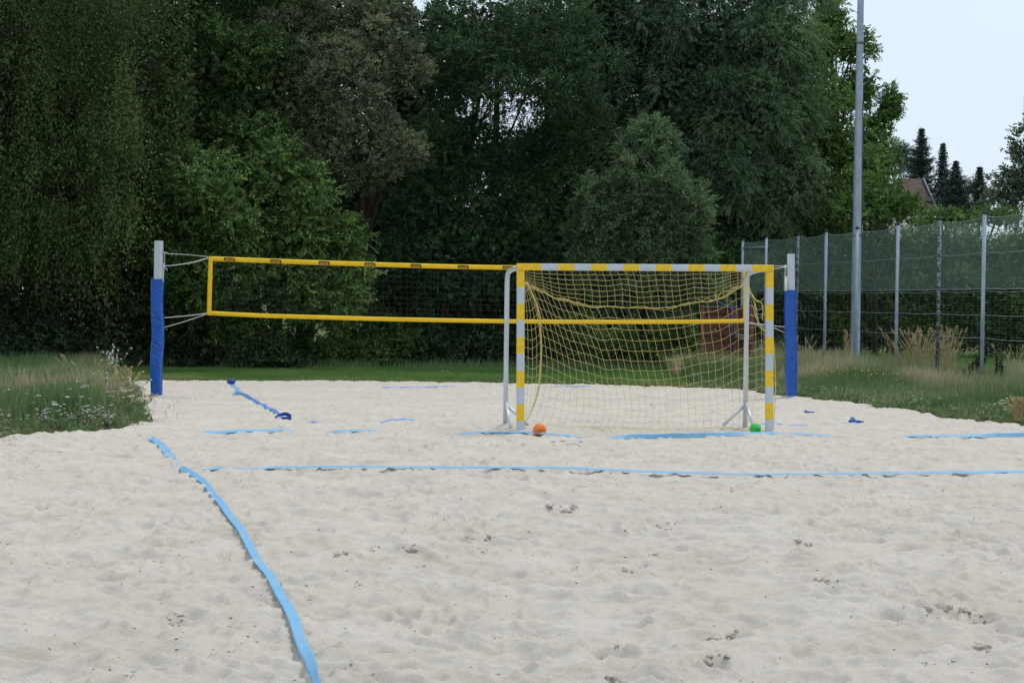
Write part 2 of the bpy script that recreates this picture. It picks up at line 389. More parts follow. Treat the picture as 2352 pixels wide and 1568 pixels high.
# clods of damp sand kicked up on the surface
def clods():
    rs = np.random.RandomState(11); B = MB()
    ico = []
    t = (1+5**.5)/2
    iv = nrm(np.array([(-1,t,0),(1,t,0),(-1,-t,0),(1,-t,0),(0,-1,t),(0,1,t),(0,-1,-t),(0,1,-t),(t,0,-1),(t,0,1),(-t,0,-1),(-t,0,1)], float))
    it = [(0,11,5),(0,5,1),(0,1,7),(0,7,10),(0,10,11),(1,5,9),(5,11,4),(11,10,2),(10,7,6),(7,1,8),(3,9,4),(3,4,2),(3,2,6),(3,6,8),(3,8,9),(4,9,5),(2,4,11),(6,2,10),(8,6,7),(9,8,1)]
    V = list(map(tuple, iv)); T = it
    for _ in range(2):
        mid = {}; NT = []
        def md(a, b):
            k = (min(a, b), max(a, b))
            if k not in mid:
                p = nrm(np.array(V[a])+np.array(V[b])); V.append(tuple(p)); mid[k] = len(V)-1
            return mid[k]
        for a, b, c in T:
            ab, bc, ca = md(a, b), md(b, c), md(c, a); NT += [(a, ab, ca), (b, bc, ab), (c, ca, bc), (ab, bc, ca)]
        T = NT
    V = np.array(V); T = np.array(T)
    spots = [(1405,1485,.055,3),(1680,1462,.06,6),(945,1255,.05,5),(1530,1215,.045,5),(1285,1165,.07,8),(1450,1308,.035,4),(1850,1260,.04,5),(1895,1335,.05,6),(2240,1420,.05,9),(2160,1420,.05,7),
             (785,1265,.04,5),(1115,1230,.04,5),(1085,1230,.04,4),(405,1430,.04,6),(1660,1170,.04,5),(2080,1440,.04,4),(650,1350,.03,3),(1020,1385,.03,3),(1500,1275,.03,3),(820,1345,.03,4),
             (2290,1500,.06,8),(1630,1520,.04,5),(1420,1550,.05,5),(1110,1265,.035,4),(870,1250,.03,3),(1200,1030,.04,3),(1290,1020,.05,5),(1330,1025,.05,5),(2060,1180,.03,3),(540,1300,.03,3)]
    for _ in range(190):
        spots.append((rs.uniform(0, 2352), 1010+550*rs.rand()**1.2, rs.uniform(.008, .022), rs.randint(1, 4)))
    for px, py, r, n in spots:
        for _ in range(n*2):
            c = gp(px + rs.normal()*15*(r/.05), py + rs.normal()*4.0*(r/.05))
            rr = r*rs.uniform(.12, .55); s3 = np.array([1, 1, .7])*rs.uniform(.7, 1.3, 3)*rr
            U = V*(1+.42*(vnoise(V[:, 0]*3+rs.rand()*40, V[:, 1]*3+V[:, 2]*2, 8)[:, None]-.5)*2) * s3
            z = float(sz(c[0], c[1])[0])
            B.add(U + np.array([c[0], c[1], z - s3[2]*.25]), None, T)
    o = B.build("sand_clods", M_clod, smooth=True); tag(o, "small darker damp lumps of kicked up sand scattered over the pit", "sand clods", kind='stuff')
clods()

# ------------------------------------------------------------------ line tapes
def interp(pts, n):
    pts = np.asarray(pts, float); d = np.r_[0, np.cumsum(np.linalg.norm(np.diff(pts[:, :2], axis=0), axis=1))]
    t = np.linspace(0, d[-1], n)
    out = np.stack([np.interp(t, d, pts[:, k]) for k in range(pts.shape[1])], -1)
    ker = np.ones(9)/9
    for k in range(pts.shape[1]):
        pad = np.pad(out[:, k], 4, mode='reflect', reflect_type='odd'); out[:, k] = np.convolve(pad, ker, 'valid')
    return out
def tape(name, px, mt, label, w=.060, n=400, follow=.3, seed=0, cat="line tape", group=None, parent=None, avg=.5, up_=0.0):
    """px rows: (x, y, tilt degrees, lift) - the ribbon runs over the sand and dips below it where lift is negative"""
    rows = []
    for x, y, tl, li in px:
        p = gp(x, y); rows.append((p[0], p[1], tl, li))
    P = interp(rows, n)
    H = sz(P[:, 0], P[:, 1])
    k = max(3, int(n*avg/max(1e-6, np.linalg.norm(np.diff(P[:, :2], axis=0), axis=1).sum()))) | 1
    Hs = np.convolve(np.pad(H, k//2, mode='edge'), np.ones(k)/k, 'valid')
    Hm = Hs + (H-Hs)*follow
    t = nrm(np.gradient(P[:, :2], axis=0)); perp = np.stack([-t[:, 1], t[:, 0]], -1)
    s = np.sign(perp[:, 1:2]); s[s == 0] = 1
    perp = perp*np.where(np.abs(perp[:, 1:2]) > .3, s, np.sign(perp[:, :1]+1e-9))
    tl = np.radians(P[:, 2])*np.interp(P[:, 2], [36, 64], [.55, 1]); w_ = w
    C = np.stack([P[:, 0], P[:, 1], Hm + up_ + P[:, 3] + np.abs(np.sin(tl))*w/2], -1)
    side = np.concatenate([perp*np.cos(tl)[:, None], np.sin(tl)[:, None]], 1)
    nrmv = np.cross(side, np.concatenate([t, np.zeros((n, 1))], 1))
    th = .0012; cols = []
    for f in (-.5, -.25, 0, .25, .5):
        cols.append(C + side*w*f + nrmv*(.003*(1-(2*f)**2)))
    top = np.stack(cols, 1); bot = top - nrmv[:, None]*th*2
    V = np.concatenate([top, bot[:, ::-1]], 1); m_ = V.shape[1]
    i = np.arange(n-1)[:, None]*m_; j = np.arange(m_)[None]; kk = (j+1) % m_
    Q = np.stack([i+j, i+kk, i+m_+kk, i+m_+j], -1).reshape(-1, 4)
    o = mesh_raw(name, V.reshape(-1, 3), Q, None, [mt], parent=parent, smooth=True)
    if label: tag(o, label, cat, group)
    return o
G = "blue boundary tapes on the sand"
tape("boundary_tape", [(413,1077,55,.0),(430,1082,50,.005),(468,1108,35,.012),(492,1140,25,.010),(520,1182,14,.010),(545,1216,9,.012),(572,1254,7,.012),(600,1300,6,.016),(628,1346,5,.014),(655,1398,6,.016),
      (676,1444,12,.018),(692,1488,25,.02),(708,1524,48,.02),(724,1575,62,.015),(742,1660,50,.01)], M_tape,
     "long light blue tape curving from the near corner to the bottom of the photo", n=700, follow=.10, avg=.9, up_=.014, w=.055, group=G)
tape("boundary_tape", [(430,1074,20,-.05),(458,1074,25,-.01),(500,1073.5,25,.008),(560,1074,20,.002),(600,1074,20,.008),(650,1074.5,20,.02),(800,1077,22,.026),(1000,1080.5,22,.03),(1200,1081.5,22,.03),(1260,1082.5,22,.032),(1400,1086.5,20,.028),
      (1560,1091,20,.026),(1750,1095,19,.024),(1900,1095.5,21,.026),(2100,1094,22,.028),(2352,1091,26,.03),(2600,1088,24,.02),(3300,1078,24,.02)], M_tape,
     "nearest light blue tape running straight across the sand in front of the goal", n=900, follow=.04, avg=1.6, group=G)
tape("boundary_tape", [(440,1000,20,-.05),(463,999,40,-.012),(480,998,42,.004),(560,996.5,38,.006),(640,995,38,.006),(672,994.5,30,-.002),(700,994.5,10,-.05),(745,995,20,-.04),(765,995.5,36,.002),(860,996.5,34,.002),(885,997,10,-.04),
      (935,996,20,-.03),(955,996,30,-.006),(975,996,10,-.03),(1050,995,14,-.02),(1075,994.5,26,.006),(1190,994,28,.012),(1240,996,30,.014),(1300,1001,26,.008),(1330,1004,16,-.012),(1350,1006,10,-.03),
      (1368,1007,20,-.008),(1450,1006.5,62,.0),(1560,1005,80,.002),(1650,1002,62,.002),(1760,998,42,.012),(1850,999.5,34,.01),(1910,1002,20,.0),(1935,1003,8,-.04),(1985,1003,10,-.03),(2003,1003,20,-.004),(2030,1003,8,-.03),(2068,1003,18,-.008),
      (2110,1003,30,.004),(2200,1004,36,.006),(2290,1004,58,.006),(2352,1004,62,.006),(2480,1004,40,.0),(2800,1003,30,.0)], M_tape,
     "light blue goal line tape passing in front of the goal posts and both balls", n=1200, follow=.12, avg=1.2, up_=.005, group=G)
tape("boundary_tape", [(340,1006,20,-.01),(350,1009,24,.004),(366,1020,20,.003),(384,1036,18,.006),(398,1050,12,.0),(408,1064,6,-.012),(416,1076,4,-.03)], M_tape,
     "short half buried light blue tape ending at the corner where two tapes meet", n=200, follow=.35, w=.085, group=G)
tape("boundary_tape", [(640,963,20,-.06),(700,963,22,-.012),(730,963.5,20,-.005),(760,964,20,-.03),(860,965,22,-.03),(890,965,35,-.002),(945,964,35,-.001),(965,965,10,-.03),(1015,965,22,-.012),(1040,965,20,-.03),(1090,965,18,-.012),(1140,966,18,-.02),(1180,967,20,-.01),(1250,968,18,-.014),
      (1330,969,22,-.006),(1420,969,20,-.01),(1500,970,20,-.008),(1600,970,22,-.006),(1740,970,20,-.01),(1782,970,35,.0),(1808,970.5,30,-.003),(1850,970,20,-.006),(1900,970,22,-.004),(1945,970,22,-.004),(1990,970.5,22,-.006),(2020,971,10,-.05)], M_tape2,
     "mostly buried blue tape showing in scraps behind the goal", n=1000, follow=.35, w=.06, group=G)
tape("boundary_tape", [(560,884,20,-.08),(680,886,22,-.02),(700,886,18,-.012),(740,886,10,-.04),(845,887,22,-.02),(885,888,34,-.001),(960,889,36,.002),(1000,887.5,36,.004),(1045,886,28,-.002),(1070,887,18,-.012),(1110,887,20,-.008),(1160,888,18,-.012),(1240,888.5,22,-.008),
      (1300,889,34,-.001),(1350,890,32,-.001),(1400,890,18,-.02),(1475,892,25,-.012),(1560,893,18,-.04)], M_tape2,
     "farthest blue tape lying in scraps close to the grass edge", n=900, follow=.35, w=.045, group=G)
# the side tape with loose ends on the far left of the court
root = empty("loose_tape", gp(600, 925), "crumpled blue side tape with dark looped ends lying left behind the net", "line tape", G)
tape("tape_strip", [(541,905,60,.006),(556,905,50,.008),(580,918,36,.008),(605,931,34,.008),(630,945,30,.008),(646,953,20,.008),(652,959,15,.004)], M_tape2, None, n=260, follow=.3, w=.055, parent=root)
tape("tape_strip", [(533,884,20,.004),(536,888,16,.004),(545,895,30,.005),(546,899,12,.003),(540,905,8,.004)], M_tape, None, n=120, follow=.6, w=.085, parent=root)
def loop(c, pts, w, name, parent, mt):
    P = np.array(pts, float); t = np.linspace(0, 1, 40); d = np.linspace(0, 1, len(P))
    Q = np.stack([np.interp(t, d, P[:, k]) for k in range(4)], -1)
    for k in range(4):
        Q[:, k] = np.convolve(np.pad(Q[:, k], 3, mode='edge'), np.ones(7)/7, 'valid')
    C = c + Q[:, :3]; up = np.stack([np.sin(Q[:, 3])*.3, -np.sin(Q[:, 3]), np.cos(Q[:, 3])], -1)
    tt = nrm(np.gradient(C, axis=0)); nn = nrm(np.cross(tt, up)) * .0015
    V = np.stack([C-up*w/2+nn, C+up*w/2+nn, C+up*w/2-nn, C-up*w/2-nn], 1).reshape(-1, 3); n = 40
    i = np.arange(n-1)[:, None]*4; j = np.arange(4)[None]; kk = (j+1) % 4
    return mesh_raw(name, V, np.stack([i+j, i+kk, i+4+kk, i+4+j], -1).reshape(-1, 4), None, [mt], parent=parent, smooth=True)
c = onsand(655, 963)
loop(c, [(-.16, .05, .02, 1.2), (-.08, .0, .06, .9), (.0, -.03, .085, .5), (.06, -.03, .06, .3), (.10, -.02, .025, .2), (.02, -.08, .02, .6), (-.06, -.06, .015, 1)], .055, "tape_end", root, M_dkstrap)
c = onsand(532, 883)
B = MB(); B.tube(c + np.array([(-.07, .02, .04), (-.04, 0, .055), (.03, -.02, .055), (.065, -.02, .04)]), [.03, .05, .052, .03], 10); B.build("tape_end", M_dkstrap, root, smooth=True)
root = empty("knotted_strap", onsand(1960, 970), "blue strap tied in an upright knot on the sand right of the goal", "strap")
c = onsand(1959, 971)
B = MB(); B.tube(c + np.array([(-.02, 0, .0), (-.03, 0, .04), (-.015, 0, .075), (.01, 0, .06), (.035, 0, .02), (.06, -.01, .01)]), [.012, .017, .022, .018, .016, .01], 8, ); B.build("knot", M_tape2, root, smooth=True)
loop(c, [(-.07, 0, .02, .4), (0, -.02, .025, .2), (.08, .0, .02, .3), (.16, .01, .008, .5)], .035, "strap_end", root, M_dkstrap)
p = onsand(1857, 948)
root = empty("tape_scrap", p, "small curled blue scrap of tape on the sand beyond the goal's right post", "tape scrap")
loop(p, [(-.06, .02, .03, .5), (-.02, 0, .012, .9), (.04, 0, .012, 1.2), (.10, .01, .012, 1.3)], .05, "tape_scrap_strip", root, M_tape2)

# ------------------------------------------------------------------ volleyball posts
PL = np.array([-5.73, 31.8]); PR = np.array([4.80, 33.65])
def spline(pts, n):
    P = np.asarray(pts, float); d = np.linspace(0, 1, len(P)); t = np.linspace(0, 1, n)
    # catmull-rom
    Pp = np.vstack([2*P[0]-P[1], P, 2*P[-1]-P[-2]]); u = t*(len(P)-1); i = np.minimum(u.astype(int), len(P)-2); f = (u-i)[:, None]
    p0, p1, p2, p3 = Pp[i], Pp[i+1], Pp[i+2], Pp[i+3]
    return .5*((2*p1)+(-p0+p2)*f+(2*p0-5*p1+4*p2-p3)*f**2+(-p0+3*p1-3*p2+p3)*f**3)
def pad_mesh(top, bot, w0, w1, d, name, parent, seed, lean):
    """padded sleeve: rounded square with folds pressed into it"""
    nz, na = 260, 96; rs = np.random.RandomState(seed)
    a = np.arange(na)*2*math.pi/na; ex = 4.5
    ca, sa = np.cos(a), np.sin(a); rr = (np.abs(ca)**ex+np.abs(sa)**ex)**(-1/ex)
    t = np.linspace(0, 1, nz)
    C = top[None]*(1-t[:, None])+bot[None]*t[:, None]
    W = w0+(w1-w0)*t + .006*np.sin(t*9+seed) + .005*np.sin(t*23+2*seed)
    off = lean*np.exp(-((t-.5)/.14)**2)*.5 + .006*np.sin(t*11+seed)
    dx = rr[None]*ca[None]*W[:, None]/2; dy = rr[None]*sa[None]*d/2
    R = np.zeros((nz, na))
    zz = (t*(np.linalg.norm(top-bot)))[:, None]; aa = (a[None]*(w0/1.6))
    for _ in range(34):
        z0 = rs.choice([rs.uniform(.1, 1.8), rs.normal(.62, .18), rs.normal(1.15, .15)]); u0 = rs.uniform(-.16, .02); L = rs.uniform(.05, .16); an = rs.uniform(.35, .9)*(1 if rs.rand() < .75 else -1)
        # position round the front face (angle 270 deg faces the camera)
        xx = (dx*np.ones((nz, 1))); front = (sa[None] < .2)
        lx = (xx - (u0+.07)); lz = (zz - z0)
        p = lx*math.cos(an) + lz*math.sin(an); q = -lx*math.sin(an)+lz*math.cos(an)
        k = np.exp(-(p/L)**2*2)*front
        R += k*(.0065*np.exp(-(q/.008)**2) - .0045*np.exp(-((q-.016)/.011)**2))*rs.uniform(.7, 1.5)
    R += .003*(vnoise(np.tile(aa*20, (nz, 1)), np.tile(zz*4, (1, na)), seed)-.5)
    n = np.stack([ca*np.ones_like(a), sa], -1)
    V = np.stack([C[:, :1]+dx+off[:, None]+R*ca[None], C[:, 1:2]+dy+R*sa[None], C[:, 2:3]*np.ones((1, na))], -1)
    inner_r = .82
    V = np.concatenate([V.reshape(-1, 3), (V[0]-V[0].mean(0))*[inner_r, inner_r, 0]+V[0].mean(0)+[0, 0, .0], (V[0]-V[0].mean(0))*[inner_r, inner_r, 0]+V[0].mean(0)+[0, 0, -.1]])
    i = np.arange(nz-1)[:, None]*na; j = np.arange(na)[None]; k = (j+1) % na
    Q = np.stack([i+j, i+na+j, i+na+k, i+k], -1).reshape(-1, 4)
    j = np.arange(na); k = (j+1) % na; b = nz*na
    Q = np.vstack([Q, np.stack([j, k, b+k, b+j], -1), np.stack([b+j, b+k, b+na+k, b+na+j], -1)])
    return mesh_raw(name, V, Q, None, [M_pad], parent=parent, smooth=True)
def vpost(PX, top_px, pole_bot_px, pad_top, pad_bot, pw, label, seed, lean, w0, w1):
    Yd = PX[1]
    base = pt(*pad_bot, Yd); root = empty("volleyball_post", (base[0], base[1], 0), label, "net post", "padded posts of the beach volleyball net")
    t = pt(*top_px, Yd); b = base.copy(); b[2] = -.3
    t2 = t.copy()
    B = MB(); B.rbar(b, t2, pw, pw*.92, pw*.18, (1, -.08, 0), seg=5); B.build("pole", M_silver, root, smooth=False)
    pb = base.copy()
    pad_mesh(pt(*pad_top, Yd), pb, w0, w1, .19, "pad", root, seed, lean)
    return root, t
rootL, tL = vpost(PL, (365, 553), None, (362, 641), (359, 910), .128, "volleyball post in blue padding at the left end of the net", 3, .022, .195, .180)
rootR, tR = vpost(PR, (1816.5, 583), None, (1815, 666), (1818.5, 915.5), .130, "volleyball post in blue padding right of the handball goal", 8, -.012, .208, .180)
# pulley and cleats
B = MB(); q = pt(376, 581, 31.7); B.box(q+[.0, 0, 0], (.05, .03, .035)); B.tube([q+[.02, 0, -.0], q+[.06, 0, 0]], .012, 8); B.build("pulley", M_galv, rootL)
B = MB(); q = pt(374, 608, 31.7); B.box(q, (.03, .03, .03)); B.tube([q+[.01, -.01, -.05], q+[.02, -.01, .03]], .01, 6); B.build("cleat", M_galv, rootL)
B = MB(); q = pt(1804, 612, 33.55); B.box(q, (.06, .03, .045)); B.build("pulley", M_ropey, rootR)
B = MB(); B.tube([pt(1805.5, 634, 33.5), pt(1805.5, 668, 33.5)], .022, 10); B.build("rope_tube", M_ropey, rootR, smooth=True)

# ------------------------------------------------------------------ volleyball net
def netY(px):
    k = (px-CX)/F
    t = (k*PL[1]-PL[0])/((PR[0]-PL[0])-k*(PR[1]-PL[1])); return PL[1]+(PR[1]-PL[1])*t
def nline(pts, n):
    P = np.array([pt(x, y, netY(x)) for x, y in pts]); return spline(P, n)
topc = [(480,594.2),(560,597),(700,602.2),(850,607),(1000,611.5),(1187,614.8),(1400,616),(1560,616.2),(1715,615.5)]
botc = [(476,718.8),(600,724.6),(700,727.6),(850,731.8),(1000,735),(1187,738),(1400,739.4),(1560,739),(1714,737)]
n = 300
TL = nline(topc, n); BL = nline(botc, n)
net = empty("volleyball_net", ((TL[0]+TL[-1])/2*[1, 1, 0]), "yellow edged beach volleyball net stretched between the two blue padded posts", "volleyball net")
def band(L, w, name, wob=0.0, seed=0, updir=None):
    n = len(L); rs = np.random.RandomState(seed)
    up = np.array([0, 0, 1.0]) if updir is None else updir
    s = np.arange(n)*.03
    bulge = .012*np.ones(n)
    prof = [(-1, 0), (-.6, .8), (0, 1), (.6, .8), (1, 0), (.6, -.8), (0, -1), (-.6, -.8)]
    t = nrm(np.gradient(L, axis=0)); nn = nrm(np.cross(t, up)); uu = np.cross(nn, t)
    V = []
    for a, b in prof:
        V.append(L + uu*(w/2*a) + nn*((.011*b + wob*np.sin(s*3.1+a*2)*(1-abs(a)*.3)+wob*.6*np.sin(s*7.7+a*3))[:, None]))
    V = np.stack(V, 1); m_ = 8
    i = np.arange(n-1)[:, None]*m_; j = np.arange(m_)[None]; k = (j+1) % m_
    return mesh_raw(name, V.reshape(-1, 3), np.stack([i+j, i+k, i+m_+k, i+m_+j], -1).reshape(-1, 4), None, [M_band], parent=net, smooth=True)
tb = band(TL, .078, "top_band", .002); bb = band(BL, .070, "bottom_band", .004, 2)
SL = spline([TL[0]+[.03, 0, .035], (TL[0]+BL[0])/2+[.028, 0, 0], BL[0]+[.03, 0, -.03]], 30)
SR = spline([TL[-1]+[-.02, 0, .03], (TL[-1]+BL[-1])/2+[-.02, 0, 0], BL[-1]+[-.02, 0, -.03]], 30)
for S in (SL, SR):
    ax = nrm(TL[-1]-TL[0]); band(S+[0, -.004, 0], .072, "side_band", .001, 4, ax)
B = MB()
for k in range(1, 10):
    f = k/10; L = TL*(1-f)+BL*f; L = L[::6] + [0, 0, 0]; B.tube(L, .0016, 3, cap=False)
for k in np.linspace(0, n-1, 88).astype(int): B.tube([TL[k], BL[k]], .0016, 3, cap=False)
B.build("netting", M_blacknet, net)
# printed name patches
def text_mesh(body, size):
    cu = bpy.data.curves.new("lettering", 'FONT'); cu.body = body; cu.size = size; cu.align_x = 'CENTER'; cu.align_y = 'CENTER'
    cu.offset = size*.018; cu.resolution_u = 2
    o = bpy.data.objects.new("tmp", cu); COL.objects.link(o); bpy.context.view_layer.update()
    me = bpy.data.meshes.new_from_object(o.evaluated_get(bpy.context.evaluated_depsgraph_get()))
    V = np.array([v.co[:] for v in me.vertices]); Fc = [list(p.vertices) for p in me.polygons]
    bpy.data.objects.remove(o); bpy.data.meshes.remove(me)
    return V, Fc
def text_obj(V, Fc, fn, name, mt, parent):
    P = np.array([fn(v[0], v[1]) for v in V]) - wl(parent)
    me = bpy.data.meshes.new(name); me.from_pydata(P.tolist(), [], Fc); me.materials.append(mt); me.update()
    o = bpy.data.objects.new(name, me); COL.objects.link(o); o.parent = parent; return o
HV, HF = text_mesh("HUCK", .060)
for hx in (525, 633, 741, 848, 954, 1060, 1164):
    P0 = None; xs = np.array([(hx-CX)/F]); k = np.argmin(np.abs(TL[:, 0]/TL[:, 1]-(hx-CX)/F)); c = TL[k]; ax = nrm(TL[min(k+1, n-1)]-TL[k-1]); nn = nrm(np.cross(ax, [0, 0, 1])); uu = np.cross(nn, ax)
    if nn[1] > 0: nn = -nn
    uu = np.array([0, 0, 1.0])
    # jagged black patch behind the letters
    outl = np.array([(-.092,-.02),(-.088,.026),(-.07,.031),(-.055,.026),(-.035,.031),(-.01,.030),(.0,.026),(.015,.031),(.05,.029),(.066,.024),(.084,.030),(.092,.022),(.082,.008),(.096,-.018),(.088,-.033),(.07,-.032),(.06,-.026),(.03,-.029),(-.03,-.027),(-.06,-.029)])
    cc = c + nn*.0155; V = [cc + ax*a + uu*b for a, b in outl]
    me = bpy.data.meshes.new("print_patch"); me.from_pydata((np.array(V)-wl(net)).tolist(), [], [list(range(len(V)))]); me.materials.append(M_black)
    o = bpy.data.objects.new("print_patch", me); COL.objects.link(o); o.parent = tb
    text_obj(HV*[.86, .66, 1], HF, lambda a, b: cc + nn*.002 + ax*a + uu*(b-.008), "lettering", M_band, tb)
# ropes
def rope(pts, r=.006):
    B = MB(); B.tube(spline(np.array(pts), 24), r, 6); B.build("guy_rope", M_rope, net, smooth=True)
rope([pt(378, 582, 31.7), pt(430, 585, 31.85), pt(483, 590, 32)], .005)
rope([pt(377, 611, 31.7), pt(400, 609, 31.7), pt(440, 603, 31.8), pt(478, 592.5, 32)], .008)
rope([pt(378.5, 584, 31.65), pt(377.5, 612, 31.65), pt(374.5, 648, 31.62)], .0045)
rope([pt(375.5, 610, 31.65), pt(375, 630, 31.62), pt(374.5, 648, 31.62)], .0045)
rope([pt(375, 612, 31.65), pt(382, 617, 31.6), pt(384, 622, 31.6)], .005)
rope([pt(378, 729.5, 31.7), pt(430, 725, 31.8), pt(477, 719, 31.95)], .007)
rope([pt(378, 751.5, 31.7), pt(425, 738, 31.8), pt(475, 721, 31.95)], .006)
rope([pt(1713, 611, 33.45), pt(1760, 611, 33.5), pt(1804, 611, 33.55)], .005)
rope([pt(1713, 622, 33.45), pt(1776, 617.5, 33.5), pt(1804, 612.5, 33.55)], .008)
rope([pt(1803.5, 613, 33.5), pt(1802, 640, 33.5), pt(1801, 668, 33.5)], .0045)
rope([pt(1805, 613, 33.5), pt(1804, 640, 33.45)], .0045)
rope([pt(1714, 739, 33.45), pt(1760, 746, 33.5), pt(1803, 750.5, 33.55)], .007)
rope([pt(1714, 741, 33.45), pt(1740, 746, 33.5), pt(1762, 747, 33.5), pt(1803, 764, 33.55)], .006)

# ------------------------------------------------------------------ handball goal
GL = np.array([.1055, 24.25]); th = math.atan2(.165, .95)
GX = np.array([math.cos(th), math.sin(th), 0]); GY = np.array([-math.sin(th), math.cos(th), 0]); GZ = np.array([0, 0, 1.0])
SP = 3.13
# the frame is level only roughly: tip it so that the bar meets the photograph
gl0 = np.array([GL[0], GL[1], 0.0])
goal = empty("handball_goal", gl0, "yellow and silver striped beach handball goal with a slack yellow net", "handball goal")
Ltop = pt(1195.5, 613, GL[1]); Rb = gl0 + GX*SP
Rtop = pt(1767.5, 616, Rb[1]); SP = (Rtop-Ltop) @ GX
Ltop = pt(1195.5, 613, GL[1])
zb = -.02
pw = .0895; sl = .1245*5   # stripes
hL = Ltop[2]+pw/2
def stripes(p0, p1, first, step, w, d, xdir, name, start_y=True):
    L = np.linalg.norm(p1-p0); cuts = [0]; mis = []; s = first; yel = start_y
    while s < L-1e-3:
        cuts.append(s/L); mis.append(0 if yel else 1); yel = not yel; s += step
    cuts.append(1); mis.append(0 if yel else 1)
    B = MB(); B.rbar(p0, p1, w, d, .008, xdir, seg=3, cuts=cuts, mis=mis); return B.build(name, [M_yellow, M_white], goal)
# measured stripe edges (photo rows / columns) decide where film ends
def post(xc, ytop, edges, ybot, Yd, xdir):
    pts = [pt(xc, y, Yd) for y in edges]
    top = pt(xc, ytop, Yd); bot = pt(xc, ybot, Yd); bot[2] -= .25; bot[0] = top[0] + (bot[0]-top[0])
    L = np.linalg.norm(bot-top); cuts = [0]+[np.linalg.norm(p-top)/L for p in pts]+[1]
    mis = [0 if k % 2 == 0 else 1 for k in range(len(cuts)-1)]
    B = MB(); B.rbar(top, bot, pw, pw*.95, .008, xdir, seg=3, cuts=cuts, mis=mis); return B.build("goal_post", [M_yellow, M_white], goal)
e1 = [(853+z/1.8375)/1.6327 for z in (410, 524, 638, 753, 868, 985, 1102, 1214, 1330)]
e2 = [(853+z/1.8375)/1.6327 for z in (415, 527, 641, 755, 868, 981, 1095, 1206, 1320)]
YR = Rtop[1]
post(1195.7, 621.5, e1, 993, GL[1], GX); post(1767.3, 624.5, e2, 997, YR, GX)
# crossbar with mitred yellow ends
bl = Ltop - GX*pw/2; br = Rtop + GX*pw/2
ex = [(1280+z/1.8375)/1.6327 for z in (1375, 1490, 1602, 1716, 1827, 1938, 2048, 2160, 2272)] + [(2560+z/1.8375)/1.6327 for z in (32, 145, 253, 363, 472)]
Lb = np.linalg.norm(br-bl); cuts = [0]
for x in ex:
    lo, hi = 0., 1.
    for _ in range(30):
        t = (lo+hi)/2; p = bl+(br-bl)*t - CAMP
        xx = CX + F*(p @ RTC)/(p @ _f)
        if xx < x: lo = t
        else: hi = t
    cuts.append(lo)
cuts.append(1)
B = MB(); B.rbar(bl, br, pw*.95, pw*.95, .008, GY, seg=3, cuts=cuts, mis=[0 if k % 2 == 0 else 1 for k in range(len(cuts)-1)]); B.build("crossbar", [M_yellow, M_white], goal)
# rear frame
def back_frame(front_top, right):
    bk = .97; r = .0315
    f0 = front_top + GY*.04 - GZ*.01
    c = front_top + GY*bk
    if not right: path = [f0, front_top+GY*.5-GZ*.02, front_top+GY*(bk-.13)-GZ*.05, front_top+GY*(bk-.03)-GZ*.10, front_top+GY*bk-GZ*.20, front_top+GY*bk-GZ*.5]
    else: path = [f0, front_top+GY*.5-GZ*.02, front_top+GY*(bk-.13)-GZ*.05, front_top+GY*(bk-.03)-GZ*.10, front_top+GY*bk-GZ*.20, front_top+GY*bk-GZ*.5]
    P = spline(path, 30); end = front_top+GY*bk; end = np.array([end[0], end[1], -.06])
    P = np.vstack([P, P[-1]*.5+end*.5, end])
    B = MB(); B.tube(P, r, 14); B.build("rear_stanchion", M_silver, goal, smooth=True)
    a = np.array([end[0], end[1], .29])
    sgn = -1 if right else 1
    B = MB(); B.tube([a, a+GX*sgn*.30-GZ*.27], .018, 10); B.build("brace", M_silver, goal, smooth=True)
    B = MB(); B.tube([a-GY*.02+GZ*.03, a-GY*.38-GZ*.27], .019, 10); B.build("brace", M_silver, goal, smooth=True)
back_frame(Ltop, False); back_frame(Rtop - GX*.0, True)

# goal net -------------------------------------------------
NB = MB(); rs = np.random.RandomState(21)
YB = GL[1]+.85
def gY(px, dep):
    """distance of the goal's plane, shifted back by dep, along the view through column px"""
    k = (px-CX)/F; o = gl0+GY*dep
    # o + GX*s : X = k*Y
    s = (k*o[1]-o[0])/(GX[0]-k*GX[1]); return o[1]+GX[1]*s
def gpt(x, y, dep): return pt(x, y, gY(x, dep))
def cord(P, r=.0029, sag=0.0):
    P = np.asarray(P, float)
    NB.tube(P, r, 4, cap=False)
def netgrid(A, du=1, dv=1, r=.0020):
    """A: (rows, cols, 3) of knots; cords between knots sag a little"""
    R, C = A.shape[:2]
    for i in range(R):
        pts = []
        for j in range(C-1):
            a, b = A[i, j], A[i, j+1]; pts.append(a); mid = (a+b)/2 - GZ*.006; pts.append(mid)
        pts.append(A[i, -1]); cord(pts, r)
    for j in range(C):
        cord(A[:, j], r)
# S1: upper part hanging from the bar down to the slack seam
swag = [(1207,648),(1222,660),(1245,668),(1275,684),(1305,690),(1330,697),(1365,705),(1400,702),(1440,706),(1480,706),(1520,706),(1560,701),(1600,694),(1632,690),(1662,682),(1690,664),(1710,656)]
sw = spline(np.array(swag, float), 200); NC = 30
cols_top = np.linspace(1209, 1712, NC)
cu = np.linspace(0, 1, NC)
swx = np.interp(cu, np.linspace(0, 1, 200), sw[:, 0]); swy = np.interp(cu, np.linspace(0, 1, 200), sw[:, 1])
